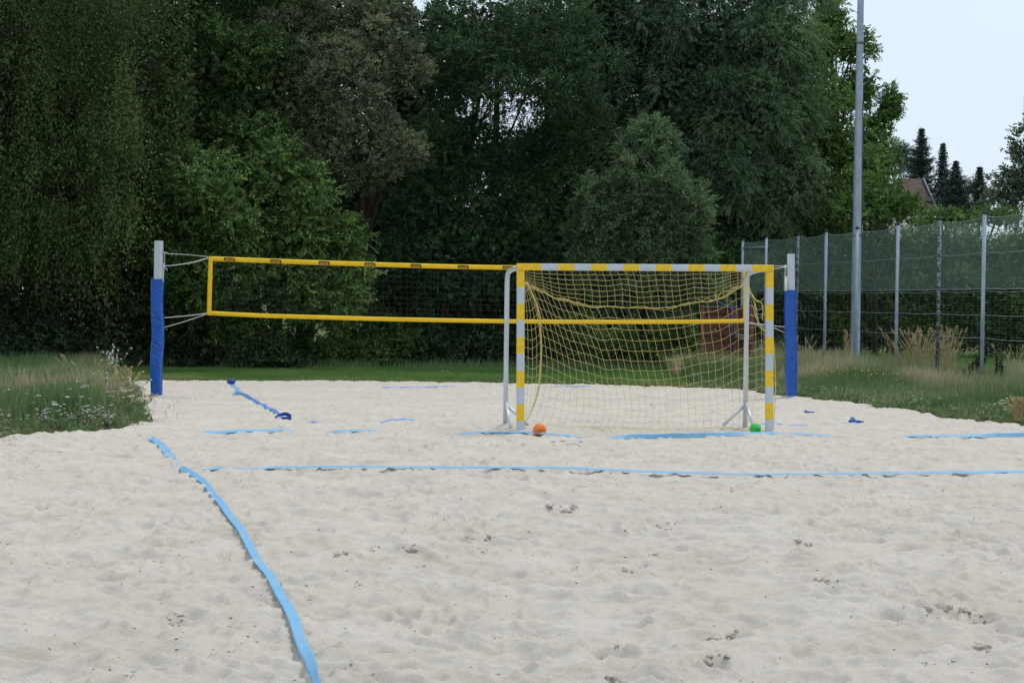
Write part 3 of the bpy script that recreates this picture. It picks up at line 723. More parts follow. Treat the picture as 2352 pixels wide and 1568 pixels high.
# resample the seam by x so knots are evenly spread
swx = 1207+(1710-1207)*cu**.92; swy = np.interp(swx, sw[:, 0], sw[:, 1])
R1 = 8; A = np.zeros((R1, NC, 3))
for i in range(R1):
    f = i/(R1-1)
    for j in range(NC):
        xt = cols_top[j]; x = xt*(1-f)+swx[j]*f + 6*math.sin(f*math.pi)*(1 if 6 < j < 15 else 0)*.7
        yb = swy[j]; y = 619*(1-f)+yb*f + 2.2*math.sin(j*1.3+.3*i)*math.sin(f*math.pi) + (4*math.exp(-((j-3)/2.)**2)+3*math.exp(-((j-12)/1.)**2)*-1)*math.sin(f*math.pi)
        A[i, j] = gpt(x, y, .05+.8*f**.8)
netgrid(A)
# loose lacing along the seam
for k in range(3):
    P = [gpt(x+rs.normal()*1.2, y+rs.normal()*1.8+k*1.3-1.3, .86) for x, y in zip(sw[::7, 0], sw[::7, 1])]; 
    if k < 2: P = P[:11] if k == 0 else P
    cord(spline(P, 120), .0024)
P = [gpt(x+rs.normal()*3, y+rs.normal()*4, .86) for x, y in zip(sw[8:62:4, 0], sw[8:62:4, 1])]; cord(spline(P, 80))
P = [gpt(x+rs.normal()*3, y+rs.normal()*4-2, .86) for x, y in zip(sw[150::4, 0], sw[150::4, 1])]; cord(spline(P, 80))
P = [gpt(x+rs.normal()*4, y+rs.normal()*5-3, .86) for x, y in zip(sw[165::4, 0], sw[165::4, 1])]; cord(spline(P, 60))
# S2: back panel
bund = spline(np.array([(1209,648),(1222,672),(1234,705),(1240,740),(1243,775),(1243,820),(1240,865),(1234,905),(1222,940),(1208,972)], float), 60)
rgt = spline(np.array([(1714,650),(1716,720),(1718,800),(1719,880),(1718,940),(1716,975)], float), 60)
NR, NCc = 15, 31
A = np.zeros((NR, NCc, 3))
botl = np.array([(1208,974),(1235,972),(1270,977),(1310,979),(1360,978),(1420,981),(1500,983),(1580,982),(1650,980),(1690,978),(1716,977)], float)
for i in range(NR):
    f = i/(NR-1); fe = f**1.02
    L = bund[int(f*59)]; Rr = rgt[int(f*59)]
    for j in range(NCc):
        u = j/(NCc-1)
        # top edge follows the seam, bottom edge the ground
        ut = u**(1.35-.35*f); xt = 1209+(1714-1209)*ut; yt = np.interp(xt, sw[:, 0], sw[:, 1])+1
        xb = 1208+(1716-1208)*(u*.93+.07*u); yb = np.interp(xb, botl[:, 0], botl[:, 1])
        x = xt*(1-f)+xb*f
        # the left edge bellies out towards the bundle, fading to the right
        x += (L[0]-(1209*(1-f)+1208*f))*(1-u)**1.6
        y = 652+(yb-652)*f + (yt-652)*(1-f**2.6) + 9*math.sin(math.pi*f)*math.exp(-((u-.5)/.3)**2)
        x += 1.1*math.sin(i*.9+j*.35)+1.0*math.sin(j*2.1)*.6; y += .9*math.sin(j*1.7+i*.3)
        dep = .86+.06*math.sin(math.pi*f)*math.sin(math.pi*u)
        A[i, j] = gpt(x, y, dep)
netgrid(A)
# S3: left side net between front post and the bundle
A = np.zeros((17, 5, 3))
for i in range(17):
    f = i/16; b = bund[int(f*59)]
    for j in range(5):
        u = j/4; x = 1203*(1-u)+b[0]*u; y = (650+330*f)*(1-u)+(b[1]+14*math.sin(math.pi*f))*u + 12*math.sin(math.pi*u)*math.sin(math.pi*f)
        A[i, j] = gpt(x, y, .04+.82*u)
netgrid(A)
for k in range(7):
    P = [gpt(x+rs.normal()*1.6, y, .86+rs.normal()*.02) for x, y in bund[::6]]; cord(spline(P, 60), .0024)
# S4: right side net and bundle
br_ = np.array([(1716,640),(1722,672),(1731,700),(1738,725),(1746,748),(1757,762)], float)
for k in range(5):
    P = [gpt(x+rs.normal()*2, y+rs.normal()*2, .8-.12*q) for q, (x, y) in enumerate(br_)]; cord(spline(P, 40), .0024)
A = np.zeros((14, 4, 3))
for i in range(14):
    y0 = 745+17.6*i
    for j in range(4):
        xb = [1719, 1735, 1748, 1760][j]; f = i/13
        xo = 10*f*f*(-1 if j in (1, 2) else 0)*(1 if f > .7 else 0)
        A[i, j] = gpt(xb+(2 if j in (1, 2) else 0)*f*4*(1-f)+xo, y0+[8, 2, 0, 9][j]+(3 if j == 1 else 0), [.86, .6, .35, .06][j])
netgrid(A)
for y0, y1 in ((668, 690), (700, 708), (722, 727)):
    cord(spline([gpt(1722, y0, .85), gpt(1736, y1, .5), gpt(1745, y1+3, .4), gpt(1758, y1-8, .06)], 16))
cord(spline([gpt(1722, 668, .85), gpt(1738, 690, .6), gpt(1746, 692, .4), gpt(1752, 706, .3), gpt(1751, 735, .3)], 24), .005)
# loop outside the right post
for k in range(2):
    cord(spline([gpt(1776, 770, .05), gpt(1779+k, 830, .0), gpt(1782-k, 880, .0), gpt(1780, 930, .0), gpt(1776, 985, .02)], 30), .004)
for k in range(9): 
    y = 800+20*k; cord([gpt(1774, y, .05), gpt(1781, y+3, .0)])
# crumpled hem on the ground
for (x0, x1, y) in ((1165, 1204, 982), (1168, 1206, 986), (1330, 1420, 981), (1420, 1560, 984), (1560, 1700, 983), (1620, 1705, 981), (1725, 1760, 985), (1350, 1500, 985)):
    n_ = 14; P = []
    for q in range(n_):
        x = x0+(x1-x0)*q/(n_-1); p = gp(x, y+rs.normal()*1.4, .012+.01*rs.rand()); P.append(p)
    cord(spline(P, 60), .0024)
NB.build("goal_net", M_net, goal)
B = MB(); B.tube(spline([gpt(1725, 617, .9), gpt(1717, 625, .88), gpt(1706, 645, .86)], 12), .004, 6); B.build("net_tie", M_blacknet, goal, smooth=True)
B = MB(); B.tube(spline([gpt(1721, 622, .85), gpt(1724, 650, .85), gpt(1726, 680, .85)], 12), .005, 6); B.build("net_tie", M_blacknet, goal, smooth=True)
B = MB(); B.tube(spline([gpt(1742, 700, .4), gpt(1744, 740, .4), gpt(1740, 790, .4), gpt(1737, 800, .4)], 14), .005, 6); B.build("net_tie", M_blacknet, goal, smooth=True)

# ------------------------------------------------------------------ balls
def ball(px, py, Yd, R, mt, ink, words, name, label, seed):
    c = pt(px, py, Yd); z = float(sz(c[0], c[1])[0]); 
    root = empty(name, (c[0], c[1], c[2]-R), label, "handball")
    n1, n2 = 40, 80; V = []
    a = np.linspace(0, math.pi, n1); b = np.arange(n2)*2*math.pi/n2
    A_, B_ = np.meshgrid(a, b, indexing='ij')
    V = np.stack([np.sin(A_)*np.cos(B_), np.sin(A_)*np.sin(B_), np.cos(A_)], -1)
    # panel seams pressed in
    g_ = np.minimum(np.minimum(np.abs(V[..., 0]*.8+V[..., 2]*.6), np.abs(V[..., 1]*.7-V[..., 2]*.714)), np.abs(V[..., 0]*.6-V[..., 1]*.5+V[..., 2]*.62))
    r = R*(1-.012*np.exp(-(g_/.035)**2)); V = V*r[..., None]
    V[..., 2] = np.maximum(V[..., 2], -R*.93)
    i = np.arange(n1-1)[:, None]*n2; j = np.arange(n2)[None]; k = (j+1) % n2
    Q = np.stack([i+j, i+n2+j, i+n2+k, i+k], -1).reshape(-1, 4)
    body = mesh_raw("ball_shell", V.reshape(-1, 3)+c, Q, None, [mt], parent=root, smooth=True)
    fwd = nrm(CAMP-c)
    for body_t, size, ox, oy, tilt in words:
        TV, TF = text_mesh(body_t, size)
        def fn(x, y):
            x, y = x*math.cos(tilt)-y*math.sin(tilt)+ox, x*math.sin(tilt)+y*math.cos(tilt)+oy
            rr = math.sqrt(max(1e-6, 1-(x*x+y*y)/(R*R)))
            return c + (np.array([x, 0, y]) + np.array([0, -1, 0])*R*rr)*1.012
        text_obj(TV, TF, fn, "lettering", ink, root)
    return root
ball(1239.6, 987.0, 24.02, .0815, M_orange, M_ink1, [("WEEZTERN", .0205, .01, .0, 0), ("o", .02, .002, .035, 0), ("o", .03, .042, .045, .6)], "orange_handball", "orange handball with dark lettering beside the left goal post", 1)
ball(1735, 984.5, 24.35, .0735, M_green, M_ink2, [("Trend", .03, .005, .0, .1), ("120", .03, .024, -.022, .1)], "green_handball", "green handball with faint lettering beside the right goal post", 2)

# ------------------------------------------------------------------ fence
fposts = [(2830,26.0,0),(2676,28.5,0),(2519,31.0,1),(2378,33.5,0),(2257.5,36.2,0),(2155,38.9,1),(2059.5,41.6,0),(1966,44.1,0),(1895,46.3,0),(1830,48.4,1),(1757.5,50.7,0),(1703.5,53.2,0)]
FP = [np.array([(px-CX)/F*Yd + .016*0, Yd]) for px, Yd, _ in fposts]
fposts = [(f_[0], f_[1], f_[2]) for f_ in fposts]
def fx(px, py, Yd): return pt(px, py, Yd)
FTOP = 3.33
fr = empty("ball_fence", (FP[6][0], FP[6][1], 0), "tall grey steel fence with fine netting above coarse wire along the right side", "fence")
FPX = [pt(px, 700, Yd)[0] for px, Yd, _ in fposts]
FP = [np.array([x, f_[1]]) for x, f_ in zip(FPX, fposts)]
for (p, f_) in zip(FP, fposts):
    B = MB(); P = np.array([(p[0], p[1], -.1), (p[0], p[1], 1.8), (p[0]+.004, p[1], FTOP)])
    B.tube(P, .036, 14); o = B.build("fence_post", M_galv_dark if f_[2] else M_galv, fr, smooth=True)
    if f_[2]: o['label'] = "rust stained dark fence post"
    B = MB(); B.tube([(p[0]+.004, p[1], FTOP-.01), (p[0]+.004, p[1], FTOP+.045)], .041, 14)
    c_ = B.build("post_cap", M_cap, o, smooth=True)
    # wire clips up the side of each post
    if f_[1] < 47:
        for z in np.arange(.5, 1.85, .2):
            B = MB(); B.box((p[0]+.038, p[1]-.02, z), (.02, .02, .014)); B.build("wire_clip", M_galv, o)
FP2 = FP
up, low, ten = MB(), MB(), MB()
def sagz(z0, f, s): return z0 - s*4*f*(1-f)
for a, b in zip(FP2[:-1], FP2[1:]):
    d = b-a; L = np.hypot(*d); mcount = int(L/.055); t = np.linspace(0, 1, 26)
    for z0, s, r in ((3.28, .05, .004), (2.62, .03, .0035), (1.95, .015, .004), (1.91, .03, .0035), (1.47, .02, .004), (1.05, .03, .0035)):
        P = np.stack([a[0]+d[0]*t, a[1]+d[1]*t, sagz(z0, t, s)], -1); P[:, 1] -= .04; ten.tube(P, r, 4, cap=False)
    # netting above: diamond cords
    t0, z0, z1 = 0, 1.93, 3.27
    nd = int(L/.048)
    for k in range(-28, nd):
        for sg in (1, -1):
            s0 = k*.048/L; s1 = s0 + (1.34/L)*.62
            if sg < 0: s0, s1 = s1, s0
            q = np.linspace(0, 1, 9); tt = s0+(s1-s0)*q; zz = z0+(z1-z0)*q - .04*4*np.clip(tt, 0, 1)*(1-np.clip(tt, 0, 1))*q
            ok = (tt >= 0) & (tt <= 1)
            if ok.sum() < 2: continue
            tt = tt[ok]; zz = zz[ok]
            up.tube(np.stack([a[0]+d[0]*tt, a[1]+d[1]*tt-.03, zz], -1), .0013 if sg > 0 else .0009, 3, cap=False)
    for z in np.arange(.15, 1.9, .055):
        P = np.stack([a[0]+d[0]*t[::3], a[1]+d[1]*t[::3]-.035, sagz(z, t[::3], .012)], -1); low.tube(P, .0007, 3, cap=False)
    for k in range(int(L/.3)):
        q = k*.3/L; low.tube([(a[0]+d[0]*q, a[1]+d[1]*q-.035, .05), (a[0]+d[0]*q, a[1]+d[1]*q-.035, 1.9)], .0007, 3, cap=False)
ten.build("tension_wires", M_mesh, fr); up.build("upper_netting", M_meshg, fr); low.build("lower_mesh", M_meshg, fr)
B = MB(); B.tube([(FP[-1][0], FP[-1][1], 3.12), (FP[-2][0], FP[-2][1], 3.08)], .022, 10); B.build("rail", M_galv, fr, smooth=True)
B = MB(); B.tube([(FP[-1][0], FP[-1][1], 1.35), (FP[-2][0], FP[-2][1], 1.33)], .022, 10); B.build("rail", M_galv, fr, smooth=True)

# ------------------------------------------------------------------ flood light pole
yb = 47.0; b0 = pt(1963.5, 850, yb); b0[2] = -.2
lp = empty("light_pole", (b0[0], b0[1], 0), "tall tapered grey floodlight pole with climbing pegs behind the fence", "light pole")
top = b0 + np.array([.0, 0, 12.5]); 
B = MB(); zz = np.linspace(0, 12.5, 24); B.tube(np.stack([np.full(24, b0[0]), np.full(24, b0[1]), b0[2]+zz], -1), .128-.0056*zz, 20); B.build("shaft", M_galv, lp, smooth=True)
for zj in (3.25, 7.85):
    B = MB(); B.tube([(b0[0], b0[1], zj), (b0[0], b0[1], zj+.05)], .118 if zj < 5 else .092, 20); B.build("joint_band", M_galv_dark, lp, smooth=True)
for k in range(20):
    z = 2.3+k*.29; r = .128-.0056*z
    sgn = -1 if k % 2 else 1; dx = np.array([.93*sgn, -.36, 0]); dx = nrm(dx)
    o_ = np.array([b0[0], b0[1], z]); B = MB()
    B.tube([o_+dx*(r-.01), o_+dx*(r+.13), o_+dx*(r+.14)+GZ*.045], .008, 6); B.build("climbing_peg", M_galv_dark, lp, smooth=True)
B = MB(); B.tube([(b0[0]+.118, b0[1]-.05, .3), (b0[0]+.102, b0[1]-.05, 3.0), (b0[0]+.08, b0[1]-.05, 6.5)], .012, 8); B.build("dark_line", M_cap, lp, smooth=True)  # thin dark line drawn as a tube along the shaft's right edge

# ------------------------------------------------------------------ brown plank bin behind the net
Yb = 45.0; l0 = pt(1611, 830, Yb); r0 = pt(1712, 830, Yb)
ztop = pt(1640, 705, Yb)[2]
bn = empty("plank_enclosure", (l0[0], Yb, 0), "red brown wooden plank enclosure behind the right half of the goal", "wooden enclosure")
B = MB(); z = .02; hgt = (ztop-.03)/9.0; W = r0[0]-l0[0]
for k in range(9):
    B.rbar((l0[0]+.06, Yb, z+hgt*(k+.5)), (l0[0]+W*.72, Yb+.02, z+hgt*(k+.5)), hgt*.86, .05, .012, (0, 0, 1))
B.build("front_panel", M_wood, bn)
B = MB()
for k in range(9):
    B.rbar((l0[0]+W*.80, Yb+.3, z+hgt*(k+.5)), (l0[0]+W*1.15, Yb+.32, z+hgt*(k+.5)), hgt*.86, .05, .012, (0, 0, 1))
B.build("rear_panel", M_wood, bn)
for xx, dy in ((l0[0]+.015, 0), (l0[0]+W*.76, .06), (l0[0]+W*1.17, .3)):
    B = MB(); B.rbar((xx, Yb+dy, -.1), (xx, Yb+dy, ztop+.04), .085, .09, .01); B.build("corner_post", M_woodl, bn)
B = MB(); B.rbar((l0[0]-.03, Yb-.01, ztop), (l0[0]+W*.78, Yb+.01, ztop), .035, .12, .006, (0, 0, 1)); B.build("top_board", M_greybd, bn)
B = MB(); B.rbar((l0[0]+W*.74, Yb-.10, .88), (l0[0]+W*1.1, Yb-.12, .84), .10, .3, .01, (0, 0, 1)); B.build("shelf", M_greybd, bn)
B = MB(); q = pt(1681, 745, Yb-.25); B.tube([(q[0], q[1], .5), (q[0], q[1], ztop)], .022, 10); B.build("pipe", M_bluepipe, bn, smooth=True)
B = MB(); B.tube(spline([(q[0]-.38, q[1], ztop+.10), (q[0]-.3, q[1], ztop+.11), (q[0]-.22, q[1], ztop+.055), (q[0]+.03, q[1], ztop+.04)], 14), .014, 8); B.build("pipe_handle", M_bluepipe, bn, smooth=True)

# ------------------------------------------------------------------ foliage
def emit(name, parts, mt, parent):
    """leaves as small diamond faces: parts = list of (P, D, N, L, W, v)"""
    P = np.vstack([p[0] for p in parts]); D = nrm(np.vstack([p[1] for p in parts])); N = np.vstack([p[2] for p in parts])
    L = np.concatenate([p[3] for p in parts])[:, None]; W = np.concatenate([p[4] for p in parts])[:, None]; v = np.concatenate([p[5] for p in parts])
    S = nrm(np.cross(D, N)); up = np.cross(S, D)
    V = np.stack([P, P+D*L*.45+S*W*.5+up*W*.12, P+D*L-up*L*.08, P+D*L*.45-S*W*.5+up*W*.12], 1).reshape(-1, 3)
    Q = np.arange(len(P)*4).reshape(-1, 4)
    return mesh_raw(name, V, Q, None, [mt], parent=parent, attr={'v': np.repeat(np.clip(v, 0, 1), 4)})
def rdir(rs, n):
    return nrm(rs.normal(size=(n, 3)))
def sprays(rs, O, D, ln, k, L, W, droop, v, leafdroop=.3, spread=.8, flat=.8, vj=.18):
    m_ = len(O); t = np.linspace(.08, 1, k)[None, :, None]
    ln = np.broadcast_to(ln, (m_,))[:, None, None]
    P = O[:, None]+D[:, None]*ln*t; P[..., 2] -= (droop*ln*t**2)[..., 0]
    lat = nrm(np.cross(D, rs.normal(size=(m_, 3))*[.5, .5, 1]+[0, 0, .6]))
    sg = np.where(np.arange(k) % 2 == 0, 1, -1)[None, :, None]
    LD = D[:, None]*.6 + lat[:, None]*sg*spread + rs.normal(size=(m_, k, 3))*.3; LD[..., 2] -= leafdroop
    P = P + lat[:, None]*sg*.01
    N = rs.normal(size=(m_, k, 3))*(1.2-flat); N[..., 2] += flat
    n_ = m_*k
    vv = (np.broadcast_to(v, (m_,))[:, None]+rs.normal(size=(m_, k))*vj).ravel()
    LL = L*rs.uniform(.65, 1.2, n_); WW = W*rs.uniform(.7, 1.2, n_)
    return (P.reshape(-1, 3), LD.reshape(-1, 3), N.reshape(-1, 3), LL, WW, vv)
STY = {
 'broad': dict(L=.085, W=.055, ln=.45, k=12, droop=.15, leafdroop=.35, spread=.8, flat=.7, dens=9),
 'fine': dict(L=.065, W=.038, ln=.35, k=12, droop=.1, leafdroop=.2, spread=.8, flat=.6, dens=14),
 'willow': dict(L=.12, W=.026, ln=.55, k=15, droop=.45, leafdroop=.7, spread=.5, flat=.4, dens=13),
 'osier': dict(L=.10, W=.03, ln=.5, k=14, droop=.12, leafdroop=.3, spread=.6, flat=.4, dens=13),
 'robinia': dict(L=.075, W=.036, ln=.55, k=16, droop=.12, leafdroop=.12, spread=.9, flat=.9, dens=8),
 'tuft': dict(L=.07, W=.034, ln=.22, k=12, droop=0, leafdroop=-.1, spread=.9, flat=.4, dens=18),
 'far': dict(L=.15, W=.10, ln=.6, k=10, droop=.1, leafdroop=.2, spread=.8, flat=.7, dens=5),
}
NLEAF = [0]
def crown(rs, lobes, sty, dens=1.0, sub=26, fill=1.0, subr=(.2, .38), upd=.15, vrange=(.02, .98), back=.45):
    S = STY[sty]; parts = []; dens = dens*1.5
    for c, r in lobes:
        c = np.asarray(c, float); r = np.asarray(r, float); rm = r.mean()
        u = rdir(rs, sub*3); keep = (u[:, 1] < .35) | (rs.rand(len(u)) < back); keep &= (u[:, 2] > -.75) | (rs.rand(len(u)) < .4)
        u = u[keep][:sub]
        sr = rm*rs.uniform(*subr, len(u))[:, None]; scn = c + u*(r-sr*.5)*rs.uniform(.82, 1.02, (len(u), 1))
        for q in range(len(u)):
            R = sr[q, 0]; m_ = max(4, int(S['dens']*dens*4*math.pi*R*R))
            d = nrm(rdir(rs, m_) + u[q]*.55 + np.array([0, 0, upd])); sh = np.array([1, 1, .8])
            O = scn[q] + d*sh*R*rs.uniform(.35, .95, (m_, 1))
            D = nrm(d + rs.normal(size=(m_, 3))*.35 + [0, 0, .1])
            v = rs.uniform(*vrange)
            parts.append(sprays(rs, O, D, S['ln']*rs.uniform(.5, 1.1, m_)*min(1, .5+R), S['k'], S['L'], S['W'], S['droop'], v, S['leafdroop'], S['spread'], S['flat']))
        # inner foliage, leaf colour darkened to paint in the crown's inner shade
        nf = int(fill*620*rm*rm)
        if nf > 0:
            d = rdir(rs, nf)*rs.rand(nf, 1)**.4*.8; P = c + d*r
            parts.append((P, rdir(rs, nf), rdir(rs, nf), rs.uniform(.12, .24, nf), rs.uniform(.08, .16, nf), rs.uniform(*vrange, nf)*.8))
    NLEAF[0] += sum(len(p[0]) for p in parts)
    return parts
def trunk(rs, base, top, r0, r1, limbs, targets, mt, parent):
    B = MB(); P = spline([base, base*.6+top*.4+rs.normal(size=3)*[.12, .12, 0], base*.25+top*.75+rs.normal(size=3)*[.15, .15, 0], top], 14)
    B.tube(P, np.linspace(r0, r1, 14), 10)
    for tg in targets[:limbs]:
        tg = np.asarray(tg, float); k = rs.randint(4, 11); a = P[k]; mid = a*.5+tg*.5+[0, 0, -.1*np.linalg.norm(tg-a)+.2]
        ra = np.interp(k, [0, 13], [r0, r1])*.6
        Q = spline([a, mid, tg], 10); B.tube(Q, np.linspace(ra, .015, 10), 7)
        for _ in range(3):
            s0 = Q[rs.randint(4, 9)]; e = s0+rdir(rs, 1)[0]*rs.uniform(.4, .9); B.tube([s0, (s0+e)/2+rs.normal(size=3)*.04, e], [.02, .014, .006], 5)
    return B.build("trunk", mt, parent, smooth=True)
def plobes(lst, depth=.9):
    """(x, y, rx, ry, distance) in photo pixels -> real ellipsoids"""
    o = []
    for x, y, rx, ry, Yd in lst:
        c = pt(x, y, Yd); a = rx*Yd/F; b = ry*Yd/F; o.append((c, (a, max(.3, (a+b)/2*depth), b)))
    return o
def tree(name, lst, sty, mt, bark, label, base_px, seed, cat="tree", group=None, r0=.18, topy=None, limbs=8, thin=None, **kw):
    rs = np.random.RandomState(seed); lob = plobes(lst); Yd = np.mean([l[4] for l in lst])
    b = pt(base_px, 800, Yd+1.0); b[2] = 0
    root = empty(name, b, label, cat, group)
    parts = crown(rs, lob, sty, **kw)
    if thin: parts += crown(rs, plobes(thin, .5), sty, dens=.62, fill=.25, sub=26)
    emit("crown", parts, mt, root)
    tp = max((c for c, r in lob), key=lambda c: c[2]).copy()
    trunk(rs, b-[0, 0, .2], tp, r0, .03, limbs, [c+rs.normal(size=3)*.2 for c, r in lob for _ in range(2)], bark, root)
    return root

L_birch = leaf_mat("birch leaves", (.020, .036, .012), (.085, .125, .040), .25, gain=1.3)
L_mid = leaf_mat("mid green leaves", (.020, .045, .016), (.090, .155, .045), .3, gain=1.55)
L_lit = leaf_mat("fresh green leaves", (.030, .065, .020), (.125, .20, .055), .3, gain=1.55)
L_brown = leaf_mat("grey green leaves", (.055, .075, .040), (.22, .25, .14), .2, mid=(.5, (.12, .15, .080)), gain=1.25)
L_rob = leaf_mat("deep green feathery leaves", (.012, .030, .013), (.050, .095, .036), .3, gain=1.7)
L_wil = leaf_mat("willow leaves", (.022, .045, .028), (.09, .145, .085), .25, gain=1.5)
L_wil3 = leaf_mat("pale willow leaves", (.05, .095, .042), (.16, .235, .11), .3, gain=1.3)
L_wil2 = leaf_mat("young willow leaves", (.045, .085, .038), (.145, .215, .10), .28, gain=1.3)
L_maple = leaf_mat("bright maple leaves", (.035, .075, .020), (.15, .24, .06), .35, gain=1.5)
L_hedge = leaf_mat("hedge leaves", (.035, .062, .024), (.12, .18, .06), .35, gain=1.9)
L_dark = leaf_mat("dark undergrowth leaves", (.014, .030, .014), (.055, .085, .035), .2, gain=1.6)  # dark leaf green for low shrubs and the second row of trees
L_con = leaf_mat("spruce needles", (.018, .036, .028), (.055, .085, .065), .0)
L_far = leaf_mat("distant leaves", (.07, .11, .07), (.17, .23, .14), .2)

# --- weeping birch on the far left: hanging curtains of fine leaves
def birch():
    rs = np.random.RandomState(77); Yd = 40.0
    b = pt(70, 800, 44.6); b[2] = 0
    root = empty("weeping_birch", b, "big weeping birch with hanging curtains of small leaves filling the left edge", "tree")
    parts = []; strands = MB()
    # arching boughs: (x, y of bough tip, length down, distance)
    heads = []
    for _ in range(250):
        x = rs.uniform(-260, 385); y = rs.uniform(-160, 560)
        edge = np.interp(y, [-160, 60, 150, 250, 330, 420, 560], [345, 350, 290, 355, 330, 285, 270])
        if x > edge: continue
        heads.append((x, y, rs.uniform(39.0, 42.5)))
    for x, y, yd in heads:
        c = pt(x, y, yd); n_ = rs.randint(14, 26); vv = rs.uniform(.0, 1.0); hl = rs.uniform(.5, 1.7)
        for _ in range(n_):
            o = c + rs.normal(size=3)*[.22, .24, .12]; L = hl*rs.uniform(.55, 1.25)
            k = int(L/.045); t = np.linspace(0, 1, k)
            sway = rs.normal(size=2)*.22+[.10 if x > 150 else -.04, 0]
            P = np.stack([o[0]+sway[0]*t+.03*np.sin(t*7+rs.rand()*6), o[1]+sway[1]*t, o[2]-L*t], -1)
            P = P + rs.normal(size=(k, 3))*[.055, .055, .03]
            D = rs.normal(size=(k, 3))*.7+[0, 0, -.8]; N = rs.normal(size=(k, 3))
            parts.append((P, D, N, rs.uniform(.05, .095, k), rs.uniform(.032, .055, k), vv+rs.normal(size=k)*.12))
    # inner mass and lower skirt
    nf = 42000; P = np.stack([rs.uniform(-12.5, -7.0, nf)*1.0, rs.uniform(41.5, 45, nf), rs.uniform(1.2, 10, nf)], -1)
    parts.append((P, rdir(rs, nf), rdir(rs, nf), rs.uniform(.08, .16, nf), rs.uniform(.05, .10, nf), rs.uniform(.1, .6, nf)))
    NLEAF[0] += sum(len(p[0]) for p in parts)
    emit("crown", parts, L_birch, root)
    tg = [pt(x, y-20, yd) for x, y, yd in heads[:14]]
    trunk(rs, b-[0, 0, .2], pt(90, -200, 44.6), .22, .05, 12, tg, M_bark, root)
birch()
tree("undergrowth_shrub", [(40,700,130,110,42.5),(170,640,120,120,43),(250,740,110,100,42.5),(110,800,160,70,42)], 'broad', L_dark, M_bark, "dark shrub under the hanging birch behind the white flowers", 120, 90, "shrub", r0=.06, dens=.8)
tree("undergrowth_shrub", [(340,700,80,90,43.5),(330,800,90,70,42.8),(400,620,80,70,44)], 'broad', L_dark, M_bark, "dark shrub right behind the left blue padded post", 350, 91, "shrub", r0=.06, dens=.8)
tree("leafy_tree", [(470,120,130,120,45),(610,180,80,110,45),(420,250,80,80,44.8),(560,300,110,90,44.6),(450,-60,160,110,45.5),(640,-40,100,90,46)], 'broad', L_mid, M_bark, "mid green broadleaf tree between the birch and the grey green oak", 480, 101, r0=.2, dens=1.0)
tree("leafy_bush", [(440,430,110,95,42.2),(530,500,70,90,42),(400,560,100,100,42.4),(480,640,110,90,42.2),(560,600,60,80,42.3)], 'broad', L_lit, M_bark, "tall light green bush just behind the left part of the volleyball net", 450, 103, "bush", r0=.1, dens=1.15)
tree("leafy_bush", [(640,390,75,70,43),(700,470,80,90,43),(650,570,90,90,42.8),(740,570,70,70,43.2),(780,660,80,80,43.4),(700,680,90,80,43),(800,560,50,70,43.6)], 'broad', L_lit, M_bark, "light green arching bush behind the middle left of the volleyball net", 700, 104, "bush", r0=.1, dens=1.1)
tree("oak_tree", [(870,120,95,95,45.5),(760,180,100,100,45.2),(830,270,80,80,44.8),(905,340,75,65,44.8),(760,330,80,75,45),(640,90,80,80,46),(950,160,42,60,45.5),(760,30,90,70,46),(900,20,70,60,46),(820,400,90,50,45.2),(690,240,70,80,45.3)], 'tuft', L_brown, M_bark, "grey green oak with rounded clusters of leaves beside the dark feathery tree", 800, 105, r0=.2, dens=1.15, sub=34, subr=(.22, .36))
# dark feathery trees in the middle with gaps of sky
tree("feathery_tree", [(1020,300,90,60,48),(1130,120,110,60,48),(1250,60,130,60,48.5),(1330,150,110,60,48),(1280,220,100,35,48),(1100,210,90,28,48),(1010,390,110,80,47.5),(1160,350,140,60,48),(1330,330,100,90,48),(1010,60,60,45,49),(1130,20,70,30,49),(1060,190,60,40,49),(1130,110,90,45,49.5),(1000,200,50,50,49),(1210,160,80,30,49.5),(1060,290,90,35,49),(1330,240,60,60,49)],
     'robinia', L_rob, M_barkred, "dark feathery robinia with bright gaps of sky above the goal", 1005, 106, thin=[(1150,235,60,40,46.6),(1215,225,70,45,46.6),(1275,215,50,40,46.6),(1180,190,60,30,46.8)], r0=.10, limbs=5, dens=1.1, sub=30, fill=.5)
tree("feathery_tree", [(950,480,90,70,47),(1060,480,110,60,47),(1180,450,100,70,47.5),(1100,560,110,60,46.5),(980,590,110,70,46.2),(1200,560,90,80,47),(900,640,80,60,46),(1050,660,140,60,46.2),(1250,650,100,80,47)],
     'robinia', L_rob, M_bark, "low dark feathery tree spreading behind the centre of the volleyball net", 1050, 107, r0=.12, dens=.8)
tree("willow_tree", [(1470,60,120,90,56.5),(1620,60,140,100,56.5),(1560,220,130,110,56),(1640,400,120,110,55.8),(1620,560,100,80,56),(1380,120,80,80,57),(1500,-60,200,70,57.5),(1690,160,90,110,56.5)],
     'willow', L_wil, M_barkred, "huge dark willow whose crown rises behind the young willow and the crossbar", 1440, 108, r0=.32, limbs=16, dens=.9)
tree("willow_tree", [(1760,90,120,110,56.5),(1700,260,140,120,56),(1815,220,70,115,57),(1780,420,100,110,56.1),(1740,540,100,90,56),(1760,-40,160,70,57.5),(1690,400,80,90,55.2)],
     'willow', L_wil3, M_bark, "paler grey green willow between the dark willow and the bright maple", 1800, 208, r0=.28, limbs=12, dens=1.0)
